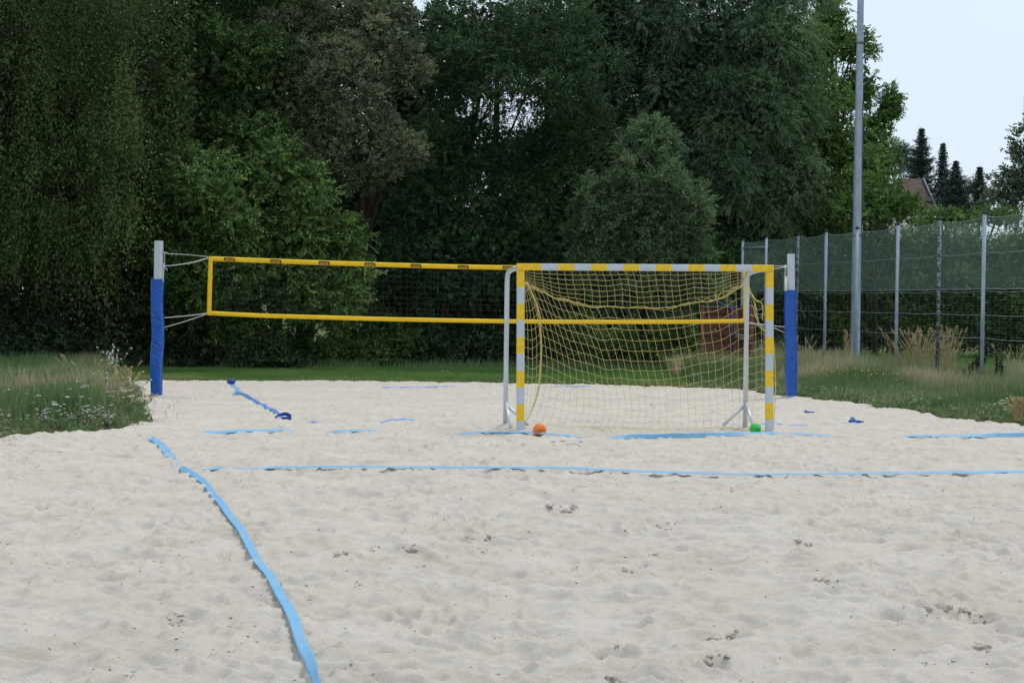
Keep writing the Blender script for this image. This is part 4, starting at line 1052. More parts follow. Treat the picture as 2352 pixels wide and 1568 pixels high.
tree("young_willow", [(1490,345,62,62,46.3),(1480,420,85,70,46),(1400,480,70,70,46.2),(1550,470,75,70,46.2),(1480,540,110,70,46),(1352,432,24,24,46),(1600,480,24,26,46.3),(1505,300,20,28,46.2),(1330,540,24,30,46.4),(1375,600,60,55,46.3),(1575,570,60,60,46),(1470,650,130,70,46),(1600,660,70,50,46)],
     'osier', L_wil2, M_bark, "rounded soft green young willow rising above the crossbar", 1480, 109, "tree", r0=.1, dens=1.2, subr=(.24, .38))
tree("maple_tree", [(1900,60,60,65,62),(1960,110,50,50,62),(1885,210,70,80,60.5),(1860,320,60,80,60),(1880,110,50,60,61),(1975,210,50,55,62),(2010,300,45,50,62),(2040,255,22,26,62),(1920,330,75,80,60),(2028,365,36,45,61),(1940,450,90,90,62.5),(1850,480,75,80,63),(2050,230,14,35,62),(1990,400,60,60,60)],
     'broad', L_maple, M_bark, "bright green maple whose edge meets the sky beside the light pole", 1950, 110, r0=.2, dens=1.15, fill=1.8)
tree("leafy_bush", [(2000,440,75,60,57),(2060,480,60,45,57),(1960,500,70,50,56.5),(2075,455,30,25,60)], 'broad', L_maple, M_bark, "sunlit bright bush above the fence beside the red roof", 2010, 111, "bush", r0=.08, dens=.9)
tree("leafy_bush", [(1650,600,50,60,54.8),(1690,660,60,50,55),(1740,570,50,40,56)], 'broad', L_mid, M_bark, "small bright green bush left of the fence's far end", 1690, 112, "bush", r0=.06, dens=.9)
# undergrowth along the foot of the trees
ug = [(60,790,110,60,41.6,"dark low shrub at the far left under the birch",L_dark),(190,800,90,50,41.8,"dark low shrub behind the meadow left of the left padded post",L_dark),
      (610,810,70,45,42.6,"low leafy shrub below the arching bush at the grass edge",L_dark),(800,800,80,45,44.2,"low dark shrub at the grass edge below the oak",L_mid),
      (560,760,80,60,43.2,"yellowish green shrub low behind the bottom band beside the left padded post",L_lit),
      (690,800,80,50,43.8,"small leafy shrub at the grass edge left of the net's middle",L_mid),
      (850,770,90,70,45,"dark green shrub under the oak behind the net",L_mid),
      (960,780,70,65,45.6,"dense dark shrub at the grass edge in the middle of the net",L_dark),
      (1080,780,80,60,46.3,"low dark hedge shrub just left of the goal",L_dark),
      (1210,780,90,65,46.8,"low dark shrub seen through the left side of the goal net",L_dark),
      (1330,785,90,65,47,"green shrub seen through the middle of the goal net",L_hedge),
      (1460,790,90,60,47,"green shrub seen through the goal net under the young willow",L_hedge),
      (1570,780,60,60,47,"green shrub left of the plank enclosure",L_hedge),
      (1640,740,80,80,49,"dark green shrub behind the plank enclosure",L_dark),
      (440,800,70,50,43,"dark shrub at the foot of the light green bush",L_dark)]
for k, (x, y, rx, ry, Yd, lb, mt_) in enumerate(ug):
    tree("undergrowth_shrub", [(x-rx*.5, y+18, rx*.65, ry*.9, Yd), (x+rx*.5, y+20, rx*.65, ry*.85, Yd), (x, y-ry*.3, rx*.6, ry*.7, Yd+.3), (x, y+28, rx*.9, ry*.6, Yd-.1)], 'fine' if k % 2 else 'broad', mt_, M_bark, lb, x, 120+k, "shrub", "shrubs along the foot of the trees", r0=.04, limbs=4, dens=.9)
# second row that closes the wood behind
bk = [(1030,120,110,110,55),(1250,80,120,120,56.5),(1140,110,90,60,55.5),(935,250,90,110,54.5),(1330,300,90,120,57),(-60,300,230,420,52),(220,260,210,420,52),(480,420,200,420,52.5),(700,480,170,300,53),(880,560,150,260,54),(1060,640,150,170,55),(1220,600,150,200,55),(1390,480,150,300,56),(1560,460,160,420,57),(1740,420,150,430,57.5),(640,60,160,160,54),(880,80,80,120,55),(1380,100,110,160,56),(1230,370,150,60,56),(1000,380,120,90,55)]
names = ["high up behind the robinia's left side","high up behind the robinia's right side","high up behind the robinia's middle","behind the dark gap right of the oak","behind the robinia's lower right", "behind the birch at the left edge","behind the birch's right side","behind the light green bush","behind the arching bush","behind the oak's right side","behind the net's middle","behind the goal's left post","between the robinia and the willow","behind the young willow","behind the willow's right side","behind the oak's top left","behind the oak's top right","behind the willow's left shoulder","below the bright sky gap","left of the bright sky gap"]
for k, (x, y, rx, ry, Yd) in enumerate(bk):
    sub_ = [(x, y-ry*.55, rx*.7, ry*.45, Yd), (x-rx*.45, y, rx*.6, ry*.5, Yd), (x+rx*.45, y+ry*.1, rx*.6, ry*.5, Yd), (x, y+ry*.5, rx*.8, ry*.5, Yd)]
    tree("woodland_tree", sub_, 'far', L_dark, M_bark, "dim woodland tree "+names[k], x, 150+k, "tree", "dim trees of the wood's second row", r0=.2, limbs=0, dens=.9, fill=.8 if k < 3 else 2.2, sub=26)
# hedge behind the fence
hb = [(1760,620,90,100,61),(1850,590,90,110,61),(1950,605,90,105,60.5),(2050,605,90,100,60),(2160,600,95,95,60),(2270,620,90,95,60),(2380,600,90,110,59),(2500,600,95,105,58),(2620,600,95,105,57)]
nm = ["at its far left behind the first fence posts","left of the light pole","right behind the light pole","right of the light pole","behind the rust stained post","behind the tallest near post","at the right edge","just beyond the right edge","farthest right"]
for k, (x, y, rx, ry, Yd) in enumerate(hb):
    tree("hedge_shrub", [(x-30, y+90, rx*.75, 100, Yd), (x+30, y+90, rx*.75, 100, Yd), (x-25, y-25, rx*.6, ry*.7, Yd+.3), (x+30, y-15, rx*.6, ry*.7, Yd+.2), (x-20, 752, rx*.6, 68, Yd-.4), (x+40, 756, rx*.6, 66, Yd-.3)], 'broad', L_hedge if k % 2 else L_lit, M_bark, "tall green hedge shrub behind the fence, "+nm[k], x, 180+k, "hedge shrub", "hedge shrubs behind the fence", r0=.06, limbs=4, dens=.85, back=.15, fill=1.5)
tree("leafy_bush", [(2140,505,60,22,66),(2210,505,60,20,66),(2290,500,60,22,66)], 'broad', L_lit, M_bark, "low yellow green bush top showing over the fence netting", 2210, 190, "bush", r0=.05, dens=.5)
tree("birch_tree", [(2372,330,36,60,85),(2350,400,45,60,85),(2310,440,45,45,85),(2380,440,60,60,85),(2290,475,40,30,85),(2385,250,22,50,85)], 'far', L_far, M_birchbark, "thin leafed birch cut off by the right edge of the photo", 2360, 191, r0=.15, dens=1.0, fill=.4)
tree("distant_tree", [(2225,430,34,22,230),(2262,440,20,18,230),(2200,450,30,22,230)], 'far', L_far, M_bark, "small pale distant tree between the two right hand spruces", 2225, 192, r0=.2, dens=.35, fill=1)
tree("distant_tree", [(2080,370,30,35,230),(2065,350,20,30,230),(2100,385,14,20,230)], 'far', L_far, M_bark, "grey green tree between the maple and the tallest spruce", 2095, 193, r0=.2, dens=.6, fill=1)

# spruces
def spruce(x, ytop, ybot, wtop, wbot, Yd, label, seed, ragged=1.0, bare=0):
    rs = np.random.RandomState(seed); top = pt(x, ytop, Yd); bot = pt(x, ybot, Yd); base = bot.copy(); base[2] = 0; base[0] = top[0]
    root = empty("spruce", base, label, "conifer", "dark spruces on the skyline")
    B = MB(); B.tube([base, [top[0], top[1], top[2]*.5], top], [.3, .2, .03], 8); B.build("trunk", M_bark, root, smooth=True)
    sc_ = Yd/F; parts = []; h = top[2]-bot[2]; z = top[2]-.1*sc_*10
    nw = int((ybot-ytop)/6.5)
    for q in range(nw):
        f = q/nw; zc = top[2]-h*f; r = (wtop*(1-f)**1.0*0+np.interp(f, [0, .06, .2, .6, 1], [.03, .14, .34, .72, 1])*wbot)*sc_
        r *= 1+ragged*.34*math.sin(q*1.9+seed)
        nb = 9
        for a in np.arange(nb)*2*math.pi/nb+rs.rand()*6:
            L = r*rs.uniform(.45, 1.25); k = max(24, int(L*70)); t = rs.rand(k)**.8
            dirv = np.array([math.cos(a), math.sin(a), 0])
            P = np.array([top[0], top[1], zc])+dirv*(L*t)[:, None]; P[:, 2] += (-.22*L*t+.30*L*t**3) + rs.normal(size=k)*.05 - np.abs(rs.normal(size=k))*.10
            P[:, :2] += rs.normal(size=(k, 2))*.10*(1+.3*L)
            D = dirv*.8+rs.normal(size=(k, 3))*.45+[0, 0, -.25-bare*.4]; parts.append((P, D, rs.normal(size=(k, 3))+[0, 0, .6], rs.uniform(.14, .34, k), rs.uniform(.05, .11, k), rs.uniform(0, 1, k)))
    emit("crown", parts, L_con, root)
spruce(2117, 297, 490, 20, 46, 210, "broadest and tallest dark spruce beside the red roof", 1, 1.1)
spruce(2166, 330, 490, 8, 27, 215, "slender spruce with a thin drooping top, second from the left", 2, .8, 1)
spruce(2196, 372, 490, 8, 38, 205, "dense cone shaped spruce in the middle of the skyline group", 3, .7)
spruce(2250, 385, 500, 6, 27, 205, "rightmost narrow spruce standing apart on the skyline", 4, .7)

# houses
def house():
    Yd = 190.0; a = pt(2060, 410, Yd); b = pt(2120, 410.5, Yd); c_ = pt(2152, 486, Yd-3); d_ = pt(2030, 486, Yd-3)
    root = empty("red_roofed_house", (a[0], Yd, 0), "house with a steep red tiled roof behind the bushes right of the maple", "house")
    back = [a+[0, 0, 0], b, pt(2152, 486, Yd+6), pt(2030, 486, Yd+6)]
    V = np.array([a, b, c_, d_, pt(2152, 486, Yd+6)*[1, 1, 0]+[0, 0, c_[2]], d_+[0, 9, 0]])
    B = MB(); B.add(V, [[3, 2, 1, 0], [0, 1, 4, 5]], [[1, 2, 4], [0, 5, 3]]); rf = B.build("roof", M_roof, root)
    B = MB(); mn = V[3]; mxx = V[2]; cx = (mn[0]+mxx[0])/2; B.box((cx, Yd+1.3, c_[2]/2), (mxx[0]-mn[0]-.5, 7.6, c_[2])); B.build("wall", M_plaster, root)
    B = MB(); B.tube([b+[.02, -.06, .05], c_+[.05, -.06, .05]], .10, 6); B.build("hip_ridge", M_roof2, rf)
    q = pt(2134, 462, Yd-2); B = MB(); B.box(q+[0, -.1, .0], (.5, .25, .7)); B.build("skylight", M_glass, rf)
    q = pt(2162, 484, Yd-3.2)
    B = MB(); B.box((mxx[0]-1.2, Yd-2.56, c_[2]-1.2), (.9, .08, 1.2)); B.build("window", M_glass, root)
house()
def house2():
    Yd = 240.0; a = pt(2206, 447, Yd); b = pt(2246, 449, Yd); lowl = pt(2205, 466, Yd-4); lowr = pt(2252, 470, Yd-4)
    root = empty("grey_roofed_house", (a[0], Yd, 0), "distant pale house with a grey roof between the spruces", "house")
    V = np.array([a, b, lowr, lowl, lowr+[0, 8, 0], lowl+[0, 8, 0]])
    B = MB(); B.add(V, [[3, 2, 1, 0], [0, 1, 4, 5]], [[1, 2, 4], [0, 5, 3]]); rf = B.build("roof", M_roof2, root)
    B = MB(); B.box(((lowl[0]+lowr[0])/2, Yd, lowr[2]/2-.05), (lowr[0]-lowl[0]-.3, 7.4, lowr[2])); B.build("wall", M_plaster, root)
    B = MB(); q = pt(2222, 480, Yd-3.8); B.box(q, (.7, .1, 1.0)); B.build("window", M_glass, root)
    B = MB(); q = pt(2228, 452, Yd-2); B.tube([pt(2212, 452, Yd-2.2), pt(2236, 467, Yd-4.1)], .12, 6); B.build("verge_board", M_plaster, rf)
house2()

# ------------------------------------------------------------------ grass
def blades(rs, X, Y, H, W, v, lean=.35, z=None):
    n = len(X); Z = ground_h(X, Y)-.01 if z is None else z
    a = rs.uniform(0, 2*math.pi, n); ld = np.stack([np.cos(a), np.sin(a)], -1)*(H*rs.uniform(.1, 1, n)*lean)[:, None]
    fa = rs.uniform(0, math.pi, n); s = np.stack([np.cos(fa), np.sin(fa)], -1)*W[:, None]/2
    o = np.stack([X, Y], -1)
    def P(xy, z_): return np.concatenate([xy, z_[:, None]], 1)
    V = np.stack([P(o-s, Z), P(o+s, Z), P(o+ld*.35+s*.8, Z+H*.55), P(o+ld*.35-s*.8, Z+H*.55), P(o+ld, Z+H*.97)], 1).reshape(-1, 3)
    b = np.arange(n)*5; Q = np.stack([b, b+1, b+2, b+3], -1); T = np.stack([b+3, b+2, b+4], -1)
    return V, Q, T, np.repeat(v, 5)
L_grass = leaf_mat("meadow grass", (.095, .18, .06), (.62, .48, .33), .35, .6, mid=(.5, (.25, .30, .14)), spec=.2)
L_lawn = leaf_mat("short lawn grass", (.09, .20, .05), (.38, .36, .18), .35, .6, mid=(.7, (.17, .30, .08)), spec=.2)
L_straw = leaf_mat("dry straw", (.16, .14, .06), (.60, .46, .26), .15, .7, spec=.2)
def field(name, label, xr, yr, nn, hfn, mt, vfn, seed, wd=.008, cond=None, lean=.35):
    rs = np.random.RandomState(seed); x = rs.uniform(*xr, nn); y = rs.uniform(*yr, nn)
    k = pit_sd(x, y) > .02
    k &= np.abs(x) < .36*y+1.2
    if cond is not None: k &= cond(x, y)
    x, y = x[k], y[k]; h = hfn(x, y, rs); v = np.clip(vfn(x, y, rs), 0, 1)
    V, Q, T, a = blades(rs, x, y, h, wd*rs.uniform(.6, 1.4, len(x)), v, lean)
    o = mesh_raw(name, V, Q, T, [mt], attr={'v': a}); tag(o, label, "grass", kind='stuff'); return o
def edgek(x, y): return np.clip(pit_sd(x, y)/.5, .25, 1)
field("meadow_grass", "tall mixed meadow grass on the bank at the left of the sand", (-12, -4), (20.5, 41), 190000,
      lambda x, y, rs: (.08+.26*rs.rand(len(x))**2.2+.26*vnoise(x*1.4, y*1.1, 51)**1.5+.14*np.exp(-((x+6.1)/1.1)**2-((y-29)/3.5)**2)*(.3+rs.rand(len(x))))*edgek(x, y), L_grass,
      lambda x, y, rs: .16+.9*(vnoise(x*.9+3, y*.7, 52)-.4)+.42*rs.rand(len(x))**2.5 + .06*np.exp(-((x+5.8)/1.2)**2-((y-29)/3.5)**2), 61, .012, cond=lambda x, y: (y < 37.2) | (x < -8.2))
field("verge_grass", "rough grass with dry stems between the sand and the fence", (3.5, 17), (24, 58), 240000,
      lambda x, y, rs: (.08+.16*rs.rand(len(x))**1.5+.26*np.clip((pit_sd(x, y)-.8)/2.2, 0, 1)*(vnoise(x*.8, y*.5, 53)*1.5+.2)*(.5+rs.rand(len(x))*.9))*edgek(x, y), L_grass,
      lambda x, y, rs: .14+.9*(vnoise(x*.9+3, y*.6, 54)-.4)+.42*rs.rand(len(x))**2.5+.18*np.clip((pit_sd(x, y)-1.2)/2, 0, 1), 62, .012,
      cond=lambda x, y: (x < 8.9-(y-36.2)*.135+1.3) & ((y < 50) | (x > 2)))
field("short_grass", "mown green grass strip between the sand and the trees", (-9.5, 8.5), (37.2, 50), 260000,
      lambda x, y, rs: (.03+.06*rs.rand(len(x)))*(1+.5*np.clip((y-44+.12*x)/2.5, 0, 1)*vnoise(x, y, 56)*2), L_lawn,
      lambda x, y, rs: .1+.9*(vnoise(x*.6, y*.5, 57)-.3)+.25*rs.rand(len(x))**2 + .5*np.exp(-(pit_sd(x, y)/.25)**2), 63, .010)
field("lawn_grass", "smooth green lawn beyond the fence", (5.5, 21), (40, 64), 150000,
      lambda x, y, rs: .03+.05*rs.rand(len(x)), L_lawn, lambda x, y, rs: .1+.6*(vnoise(x*.3, y*.2, 58)-.3)+.2*rs.rand(len(x)), 64, .014,
      cond=lambda x, y: x > 8.9-(y-36.2)*.135-.6)
field("wood_edge_grass", "long dark grass at the foot of the wood", (-12, 6.5), (40.5, 48), 60000,
      lambda x, y, rs: .08+.22*rs.rand(len(x))**2.2, L_grass, lambda x, y, rs: .1+.4*rs.rand(len(x))**2, 65, .009,
      cond=lambda x, y: y > 44.0+x*.22-.9+vnoise(x*1.5, y*0, 59)*1.2)

# broad leaves of clover, plantain and yarrow between the blades
L_herb = leaf_mat("meadow herbs", (.075, .14, .055), (.24, .31, .15), .3, .6)
def herbs(name, label, xr, yr, nn, seed, cond=None, hmax=.3):
    rs = np.random.RandomState(seed); c = int(nn/26); x = rs.uniform(*xr, c); y = rs.uniform(*yr, c)
    k = (pit_sd(x, y) > .03) & (np.abs(x) < .36*y+1.2)
    if cond is not None: k &= cond(x, y)
    x, y = x[k], y[k]; n = len(x); z = ground_h(x, y); hh = hmax*rs.uniform(.2, 1, n)*np.clip(pit_sd(x, y)/.6, .3, 1); v0 = rs.rand(n)
    P = np.stack([x, y, z], -1)[:, None]+rs.normal(size=(n, 26, 3))*[.06, .06, 0]; P[..., 2] += hh[:, None]*rs.rand(n, 26)
    m_ = n*26; D = rs.normal(size=(m_, 3))*[1, 1, .5]+[0, 0, .5]; N = rs.normal(size=(m_, 3))*.5+[0, 0, 1]
    o = emit(name, [(P.reshape(-1, 3), D, N, rs.uniform(.03, .08, m_), rs.uniform(.012, .032, m_), np.repeat(v0, 26)*.7+rs.rand(m_)*.3)], L_herb, None)
    tag(o, label, "herbs", kind='stuff')
herbs("meadow_herbs", "leafy green herbs low in the meadow on the left bank", (-12, -4), (20.5, 37), 120000, 71)
herbs("verge_herbs", "leafy green herbs low in the verge beside the fence", (3.5, 14), (24, 48), 150000, 72, cond=lambda x, y: x < 10.2-(y-36.2)*.135, hmax=.20)
# flowering plants -------------------------------------------------
M_petal = mat("white flower heads", (.78, .78, .76), .8, var=.1, vscale=60)
M_petaly = mat("yellow flowers", (.80, .62, .03), .8)
M_stem = mat("green stems", (.09, .14, .05), .7)
M_strawm = mat("straw stems", (.48, .38, .20), .8, var=.2, vscale=8)
M_dock = leaf_mat("dark dock leaves", (.02, .035, .012), (.06, .085, .03), .1)
def umbel(B, c, r, rs):
    for _ in range(int(16+r*500)):
        a = rs.rand()*6.28; q = r*math.sqrt(rs.rand()); p = c+np.array([q*math.cos(a), q*math.sin(a), -.25*q*q/r+rs.normal()*.004]); s = rs.uniform(.005, .009)
        V = p+np.array([(-s, 0, 0), (0, -s, 0), (s, 0, 0), (0, s, 0), (0, 0, s*.8), (0, 0, -s*.5)])
        B.add(V, None, [[0, 1, 4], [1, 2, 4], [2, 3, 4], [3, 0, 4], [1, 0, 5], [2, 1, 5], [3, 2, 5], [0, 3, 5]])
def yarrow_proto(k, seed):
    rs = np.random.RandomState(seed)
    root = empty("yarrow_plant", (0, 0, -50), None, None)
    st = MB()
    for _ in range(k):
        fl = MB()
        o = rs.normal(size=3)*[.05, .05, 0]; t = o*2.2+[rs.normal()*.03, rs.normal()*.03, rs.uniform(.30, .48)]
        st.tube(spline([o, (o+t)/2+rs.normal(size=3)*.01, t], 5)+wl(root), .002, 4, cap=False); umbel(fl, t+wl(root), rs.uniform(.032, .055), rs); fl.build("flower_head", M_petal, root)
    for _ in range(14):
        o = rs.normal(size=3)*[.03, .03, 0]; d = rs.normal(size=3)*[.08, .08, 0]+[0, 0, rs.uniform(.05, .2)]; st.tube([o+wl(root), o+d+wl(root)], [.004, .001], 3, cap=False)
    st.build("stems", M_stem, root)
    return root
protos = [yarrow_proto(k, 300+k) for k in (1, 2, 3, 4)]
used = set()
def place_yarrow(px, py, k, label, group, sc=1.0, rsd=0):
    # py = where the flower heads show; the root is a flower height lower
    rs = np.random.RandomState(int(px*7+py*3))
    for _ in range(30):
        p = gp(px, py, .42*sc+.05)
        if float(pit_sd(p[0], p[1])) > .08: break
        sc *= .88
    sc = max(sc, .25)
    z = float(ground_h(np.array([p[0]]), np.array([p[1]]))[0])
    if z < -.1: z = float(sz(p[0], p[1])[0])-.01
    root = protos[k-1]
    if k-1 not in used:
        used.add(k-1); root.location = (p[0], p[1], z); root['label'] = label; root['category'] = "flowering plant"; root['group'] = group; root.scale = (sc,)*3; return
    copy_tree(root, (p[0], p[1], z), rs.uniform(0, 6.28), sc, label, group)
rs = np.random.RandomState(9)
GLf = "white yarrow plants on the left bank"; lblL = "small white flowering yarrow on the grassy bank left of the sand"
yl = [(a/3.92/1.6327, (1330+b/3.92)/1.6327) for a, b in [(80,910),(60,850),(200,945),(290,930),(350,915),(250,470),(150,775),(390,690),(480,720),(590,635),(700,680),(710,740),(790,660),(790,795),(640,795),(610,855),(560,850),(720,915),(780,890),(750,930),(860,740),(950,740),(940,855),(900,630),(1030,540),(1060,540),(1040,620),(1060,805),(990,830),(1120,815),(1170,810),(1170,580),(940,465),(1080,295),(1170,390),(1310,430),(1350,460),(1500,345),(1530,440),(1690,320),(1730,395),(1900,430),(1930,445),(1680,510),(1750,545),(1830,560),(1900,555),(1485,570),(1400,550),(1345,520),(1320,680),(1360,690),(1300,775),(1390,770),(1500,785),(1350,805),
      (1240,870),(1290,855),(1330,880),(1380,900),(1100,925),(1070,955),(1160,1000),(1210,980),(1260,970),(1300,1020),(1220,1050),(1090,1075),(1130,1010),(1050,1010),(1400,930),(1450,950),(1500,940),(1480,960),(1550,950),(1590,940),(1620,960),(1560,1000),(1600,1010),(1530,1040),(1570,1060),(1610,1050),(1640,1020),(1690,1000),(1740,1010),(1650,940),(1560,890),(1600,900),(770,1000),(670,975),(770,1065),(600,1080),(600,1010),(80,1050),(95,1080),(1800,975),(880,320),(1460,830),(1540,810),(1430,870)]]
yl += [(a/3.92/1.6327, (1330+b/3.92)/1.6327) for a, b in [(30,1160),(10,1150),(150,1210),(190,1190),(230,1200),(140,1290),(200,1300),(240,1290),(100,1270),(60,1240)]]
for k, (x, y) in enumerate(yl): place_yarrow(x, y, 1+(k*7) % 4 if k > 56 else 1+(k*5) % 3, lblL, GLf, .55+.3*rs.rand())
GRf = "white yarrow plants on the right verge"; lblR = "small white flowering yarrow on the verge between the sand and the fence"
yr = [((2900+a/2.502)/1.6327, (1300+b/2.502)/1.6327) for a, b in [(60,345),(80,360),(70,405),(80,440),(95,445),(180,370),(450,455),(470,465),(500,370),(620,385),(710,410),(840,425),(550,455),(1050,535),(1090,530),(1220,525),(1280,525),(1300,530),(1330,525),(1130,560),(1430,535),(1440,540),(1350,455),(1390,475),(1210,480),(1700,590),(1720,595),(1940,645),(1960,650),(1930,700),(1990,575),(2120,490),(2150,555),(2210,515),(1170,505),(930,515),(1490,480),(2030,705)]]
yr += [(a, b) for a, b in ((1530, 872), (1545, 876), (1560, 873), (1575, 878), (1600, 876), (1620, 880), (1680, 884), (1700, 880), (1735, 886), (1748, 882))]
for k, (x, y) in enumerate(yr): place_yarrow(x, y, 1+(k*5) % 3, lblR, GRf, .5+.25*rs.rand())
GSf = "white flowers on the mown strip"; lblS = "tiny white flower on the mown grass strip in front of the trees"
ys = [((1400+a/3.92)/1.6327, (1250+b/3.92)/1.6327) for a, b in [(450,628),(1085,528),(1145,537),(1160,606),(1380,643),(1410,636),(1445,628),(1590,688),(1720,670),(1800,622),(1855,633),(1890,688),(1918,697),(2025,690),(2040,685),(2025,628),(1690,605),(2240,535)]]
for k, (x, y) in enumerate(ys): place_yarrow(x, y+5, 1, lblS, GSf, .45+.2*rs.rand())

def weed(px, py, Yd, h, spread, n, label, seed, stemm, head, hm, name="wild_plant", cat="wild plant", headn=1, leafy=0, lm=None, group=None, hs=1.0):
    rs = np.random.RandomState(seed); b = pt(px, py, Yd); b[2] = float(ground_h(np.array([b[0]]), np.array([b[1]]))[0])-.01
    root = empty(name, b, label, cat, group); S_ = MB(); H_ = MB(); lf = []
    for _ in range(n):
        o = b+rs.normal(size=3)*[spread*.35, spread*.35, 0]; t = o+np.array([rs.normal()*spread, rs.normal()*spread*.6, h*rs.uniform(.55, 1.05)])
        P = spline([o, o*.5+t*.5+rs.normal(size=3)*[.02, .02, 0]-(t-o)*[.12, .12, -.03], t], 8); S_.tube(P, np.linspace(.0045, .0018, 8), 4, cap=False, v=rs.rand())
        for q in range(headn):
            tp = P[-1-q % 3]+rs.normal(size=3)*[.02, .02, .01]*(q > 0)
            if head == 'ear':
                d = nrm(P[-1]-P[-3]); L = rs.uniform(.08, .16)*hs
                for w_ in range(int(26*hs)):
                    s0 = tp-d*L*(w_/26); s1 = s0+d*.02+rs.normal(size=3)*.012; H_.tube([s0, s1], [.0045, .002], 3, cap=False)
            elif head == 'flower': umbel(H_, tp, .014*hs, rs)
        if leafy:
            k = leafy; tt = rs.uniform(.1, .95, k); pp = np.stack([np.interp(tt, np.linspace(0, 1, 8), P[:, c]) for c in range(3)], -1)
            lf.append((pp+rs.normal(size=(k, 3))*.008, rdir(rs, k)+[0, 0, .35], rdir(rs, k), rs.uniform(.03, .09, k), rs.uniform(.012, .03, k), rs.rand(k)))
    S_.build("stems", stemm, root, attr=True)
    if H_.n: H_.build("flower_heads" if head == 'flower' else "seed_heads", hm, root)
    if lf: emit("leaves", lf, lm, root)
    return root
weed(262, 905, 31.0, .75, .12, 16, "tall pale flowering weed on the left bank near the blue post", 1, M_stem, 'flower', M_petal, headn=3, leafy=14, lm=L_grass, hs=.7)
weed(275, 905, 29.0, .45, .16, 12, "yellow flowering weed below the tall pale one on the left bank", 2, M_stem, 'flower', M_petaly, leafy=10, lm=L_grass, hs=.8)
weed(55, 925, 27.5, .48, .07, 5, "leaning pale grass ears at the far left, the left clump of the two", 3, M_strawm, 'ear', M_strawm, name="grass_clump", cat="grass clump", headn=2, hs=1.4)
weed(66, 925, 27.5, .50, .10, 4, "leaning pale grass ears at the far left, the right clump of the two", 4, M_strawm, 'ear', M_strawm, name="grass_clump", cat="grass clump", headn=2, hs=1.4)
weed(300, 880, 33.0, .55, .22, 12, "loose silvery grass ears on the left bank just left of the blue post", 5, M_stem, 'ear', M_strawm, name="grass_clump", cat="grass clump")
weed(180, 890, 33.0, .55, .20, 9, "reddish dry grass ears in the middle of the left bank", 6, M_strawm, 'ear', M_strawm, name="grass_clump", cat="grass clump")
weed(2110, 875, 40.3, 1.10, .30, 110, "big clump of tall straw coloured grass left of the rust stained post", 7, M_strawm, 'ear', M_strawm, name="grass_clump", cat="grass clump")
weed(2172, 880, 39.6, 1.15, .20, 70, "tall straw coloured grass clump right of the rust stained post", 8, M_strawm, 'ear', M_strawm, name="grass_clump", cat="grass clump")
weed(1945, 865, 43.5, 1.0, .08, 16, "thin straw grass tuft leaning on the light pole's left side", 9, M_strawm, 'ear', M_strawm, name="grass_clump", cat="grass clump")
weed(1840, 870, 43.5, .85, .30, 40, "sparse dry grass between the blue post and the fence", 10, M_strawm, 'ear', M_strawm, name="grass_clump", cat="grass clump")
weed(1640, 885, 40.5, .55, .5, 60, "sandy coloured dry grass in front of the plank enclosure", 14, M_strawm, 'ear', M_strawm, name="grass_clump", cat="grass clump", hs=.6)
weed(2330, 900, 38.5, .85, .2, 16, "thin dry grass near the right edge of the photo", 15, M_strawm, 'ear', M_strawm, name="grass_clump", cat="grass clump")
weed(2345, 978, 27.0, .30, .10, 160, "reddish brown grass tuft cut off by the right edge", 16, M_strawm, 'ear', M_strawm, name="grass_clump", cat="grass clump", hs=.5)
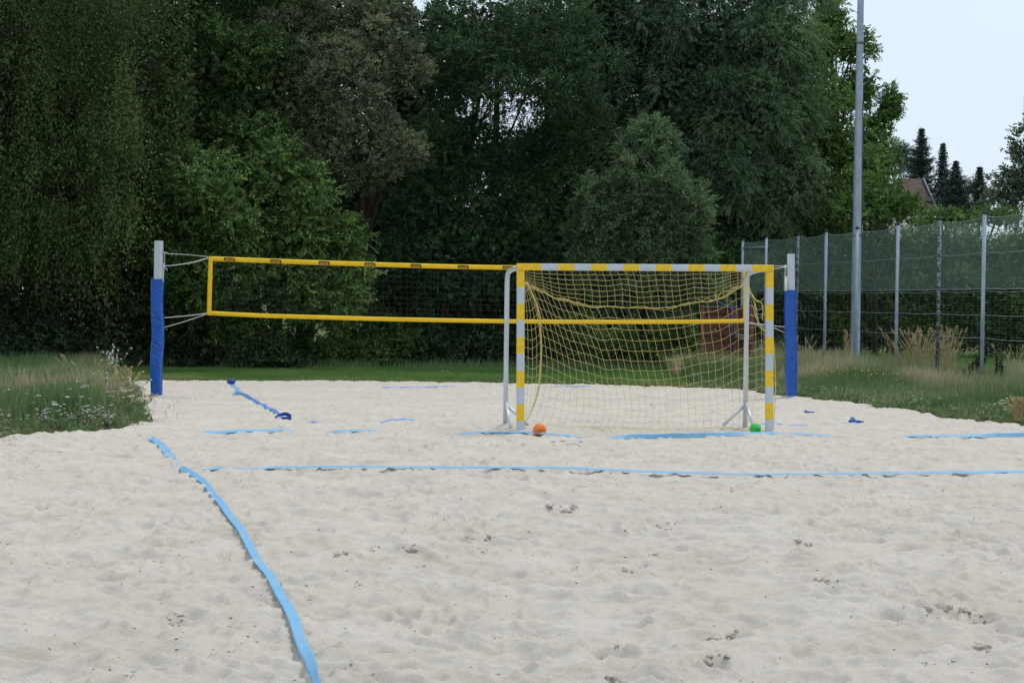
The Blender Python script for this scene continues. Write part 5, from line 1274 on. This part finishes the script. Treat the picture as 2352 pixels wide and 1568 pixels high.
for k, (x, y, Yd, hh, sp, n_, hd, lb) in enumerate([(235,905,30.0,.55,.2,14,'ear',"leafy weed tangle with pale ears in the middle of the raised left bank"),(215,930,27.5,.45,.2,12,'flower',"loose white flowering weed at the bank's middle, lower than the tall pale weed"),(290,930,27.0,.42,.18,12,'flower',"white flowering weed leaning out over the sand at the bank's right end"),
      (305,905,29.5,.5,.2,14,'ear',"arching pale grass ears at the right end of the left bank"),(250,945,25.5,.42,.25,14,'ear',"fine brown grass ears above the densest white yarrow"),(120,920,27.5,.4,.3,12,'ear',"thin brown ears over the green grass at the left of the bank"),(20,940,25.5,.35,.2,8,'flower',"small pale flowers at the left edge of the photo")]):
    weed(x, y, Yd, hh, sp, n_, lb, 60+k, M_stem if hd == 'flower' else M_strawm, hd, M_petal if hd == 'flower' else M_strawm, leafy=16, lm=L_grass, hs=.8, name="wild_plant" if hd == 'flower' else "grass_clump", cat="wild plant" if hd == 'flower' else "grass clump")
M_dockst = mat("dark brown stems", (.04, .05, .02), .8)
for k, (x, y, hh, n_, lb) in enumerate([(2222,905,.62,3,"leftmost narrow dark dock plant near the right edge"),(2235,905,.55,4,"small dark dock plant beside the leftmost one"),(2250,905,.95,12,"broadest and tallest dark dock plant near the right edge"),(2290,905,1.0,5,"slim tall dark dock plant right of the broad one"),(2305,905,.5,3,"low dark dock plant, rightmost of the group")]):
    weed(x, y, 36.8, hh, .07, n_, lb, 20+k, M_dockst, 'none', M_dock, name="dock_plant", cat="wild plant", leafy=95, lm=M_dock, group="dock plants by the fence")
weed(2020, 880, 36.0, .35, .45, 26, "yellow flowered weeds at the foot of the light pole", 30, M_stem, 'flower', M_petaly, leafy=6, lm=L_grass, hs=.7)
weed(1920, 880, 36.8, .40, .3, 12, "yellow flowered weed patch between the blue post and the light pole", 31, M_stem, 'flower', M_petaly, leafy=6, lm=L_grass, hs=.8)
# sprouts on the sand
for (x, y, n_, sp, lb) in ((358, 957, 34, .15, "sparse grey green sprout of grass on the sand below the left post"), (385, 938, 12, .14, "thin grass sprout on the sand right of the left post"), (318, 925, 60, .35, "dry wispy grass spreading onto the sand at the bank's edge")):
    rs = np.random.RandomState(int(x)); p = onsand(x, y); n = n_
    X_ = p[0]+rs.normal(size=n)*sp; Y_ = p[1]+rs.normal(size=n)*sp*2; Z_ = sz(X_, Y_)
    V, Q, T, a = blades(rs, X_, Y_, rs.uniform(.05, .13, n), np.full(n, .007), rs.uniform(.4, .9, n), .9, Z_-.005)
    o = mesh_raw("grass_tuft", V, Q, T, [L_grass], attr={'v': a}); tag(o, lb, "grass tuft")
print("leaves", NLEAF[0])
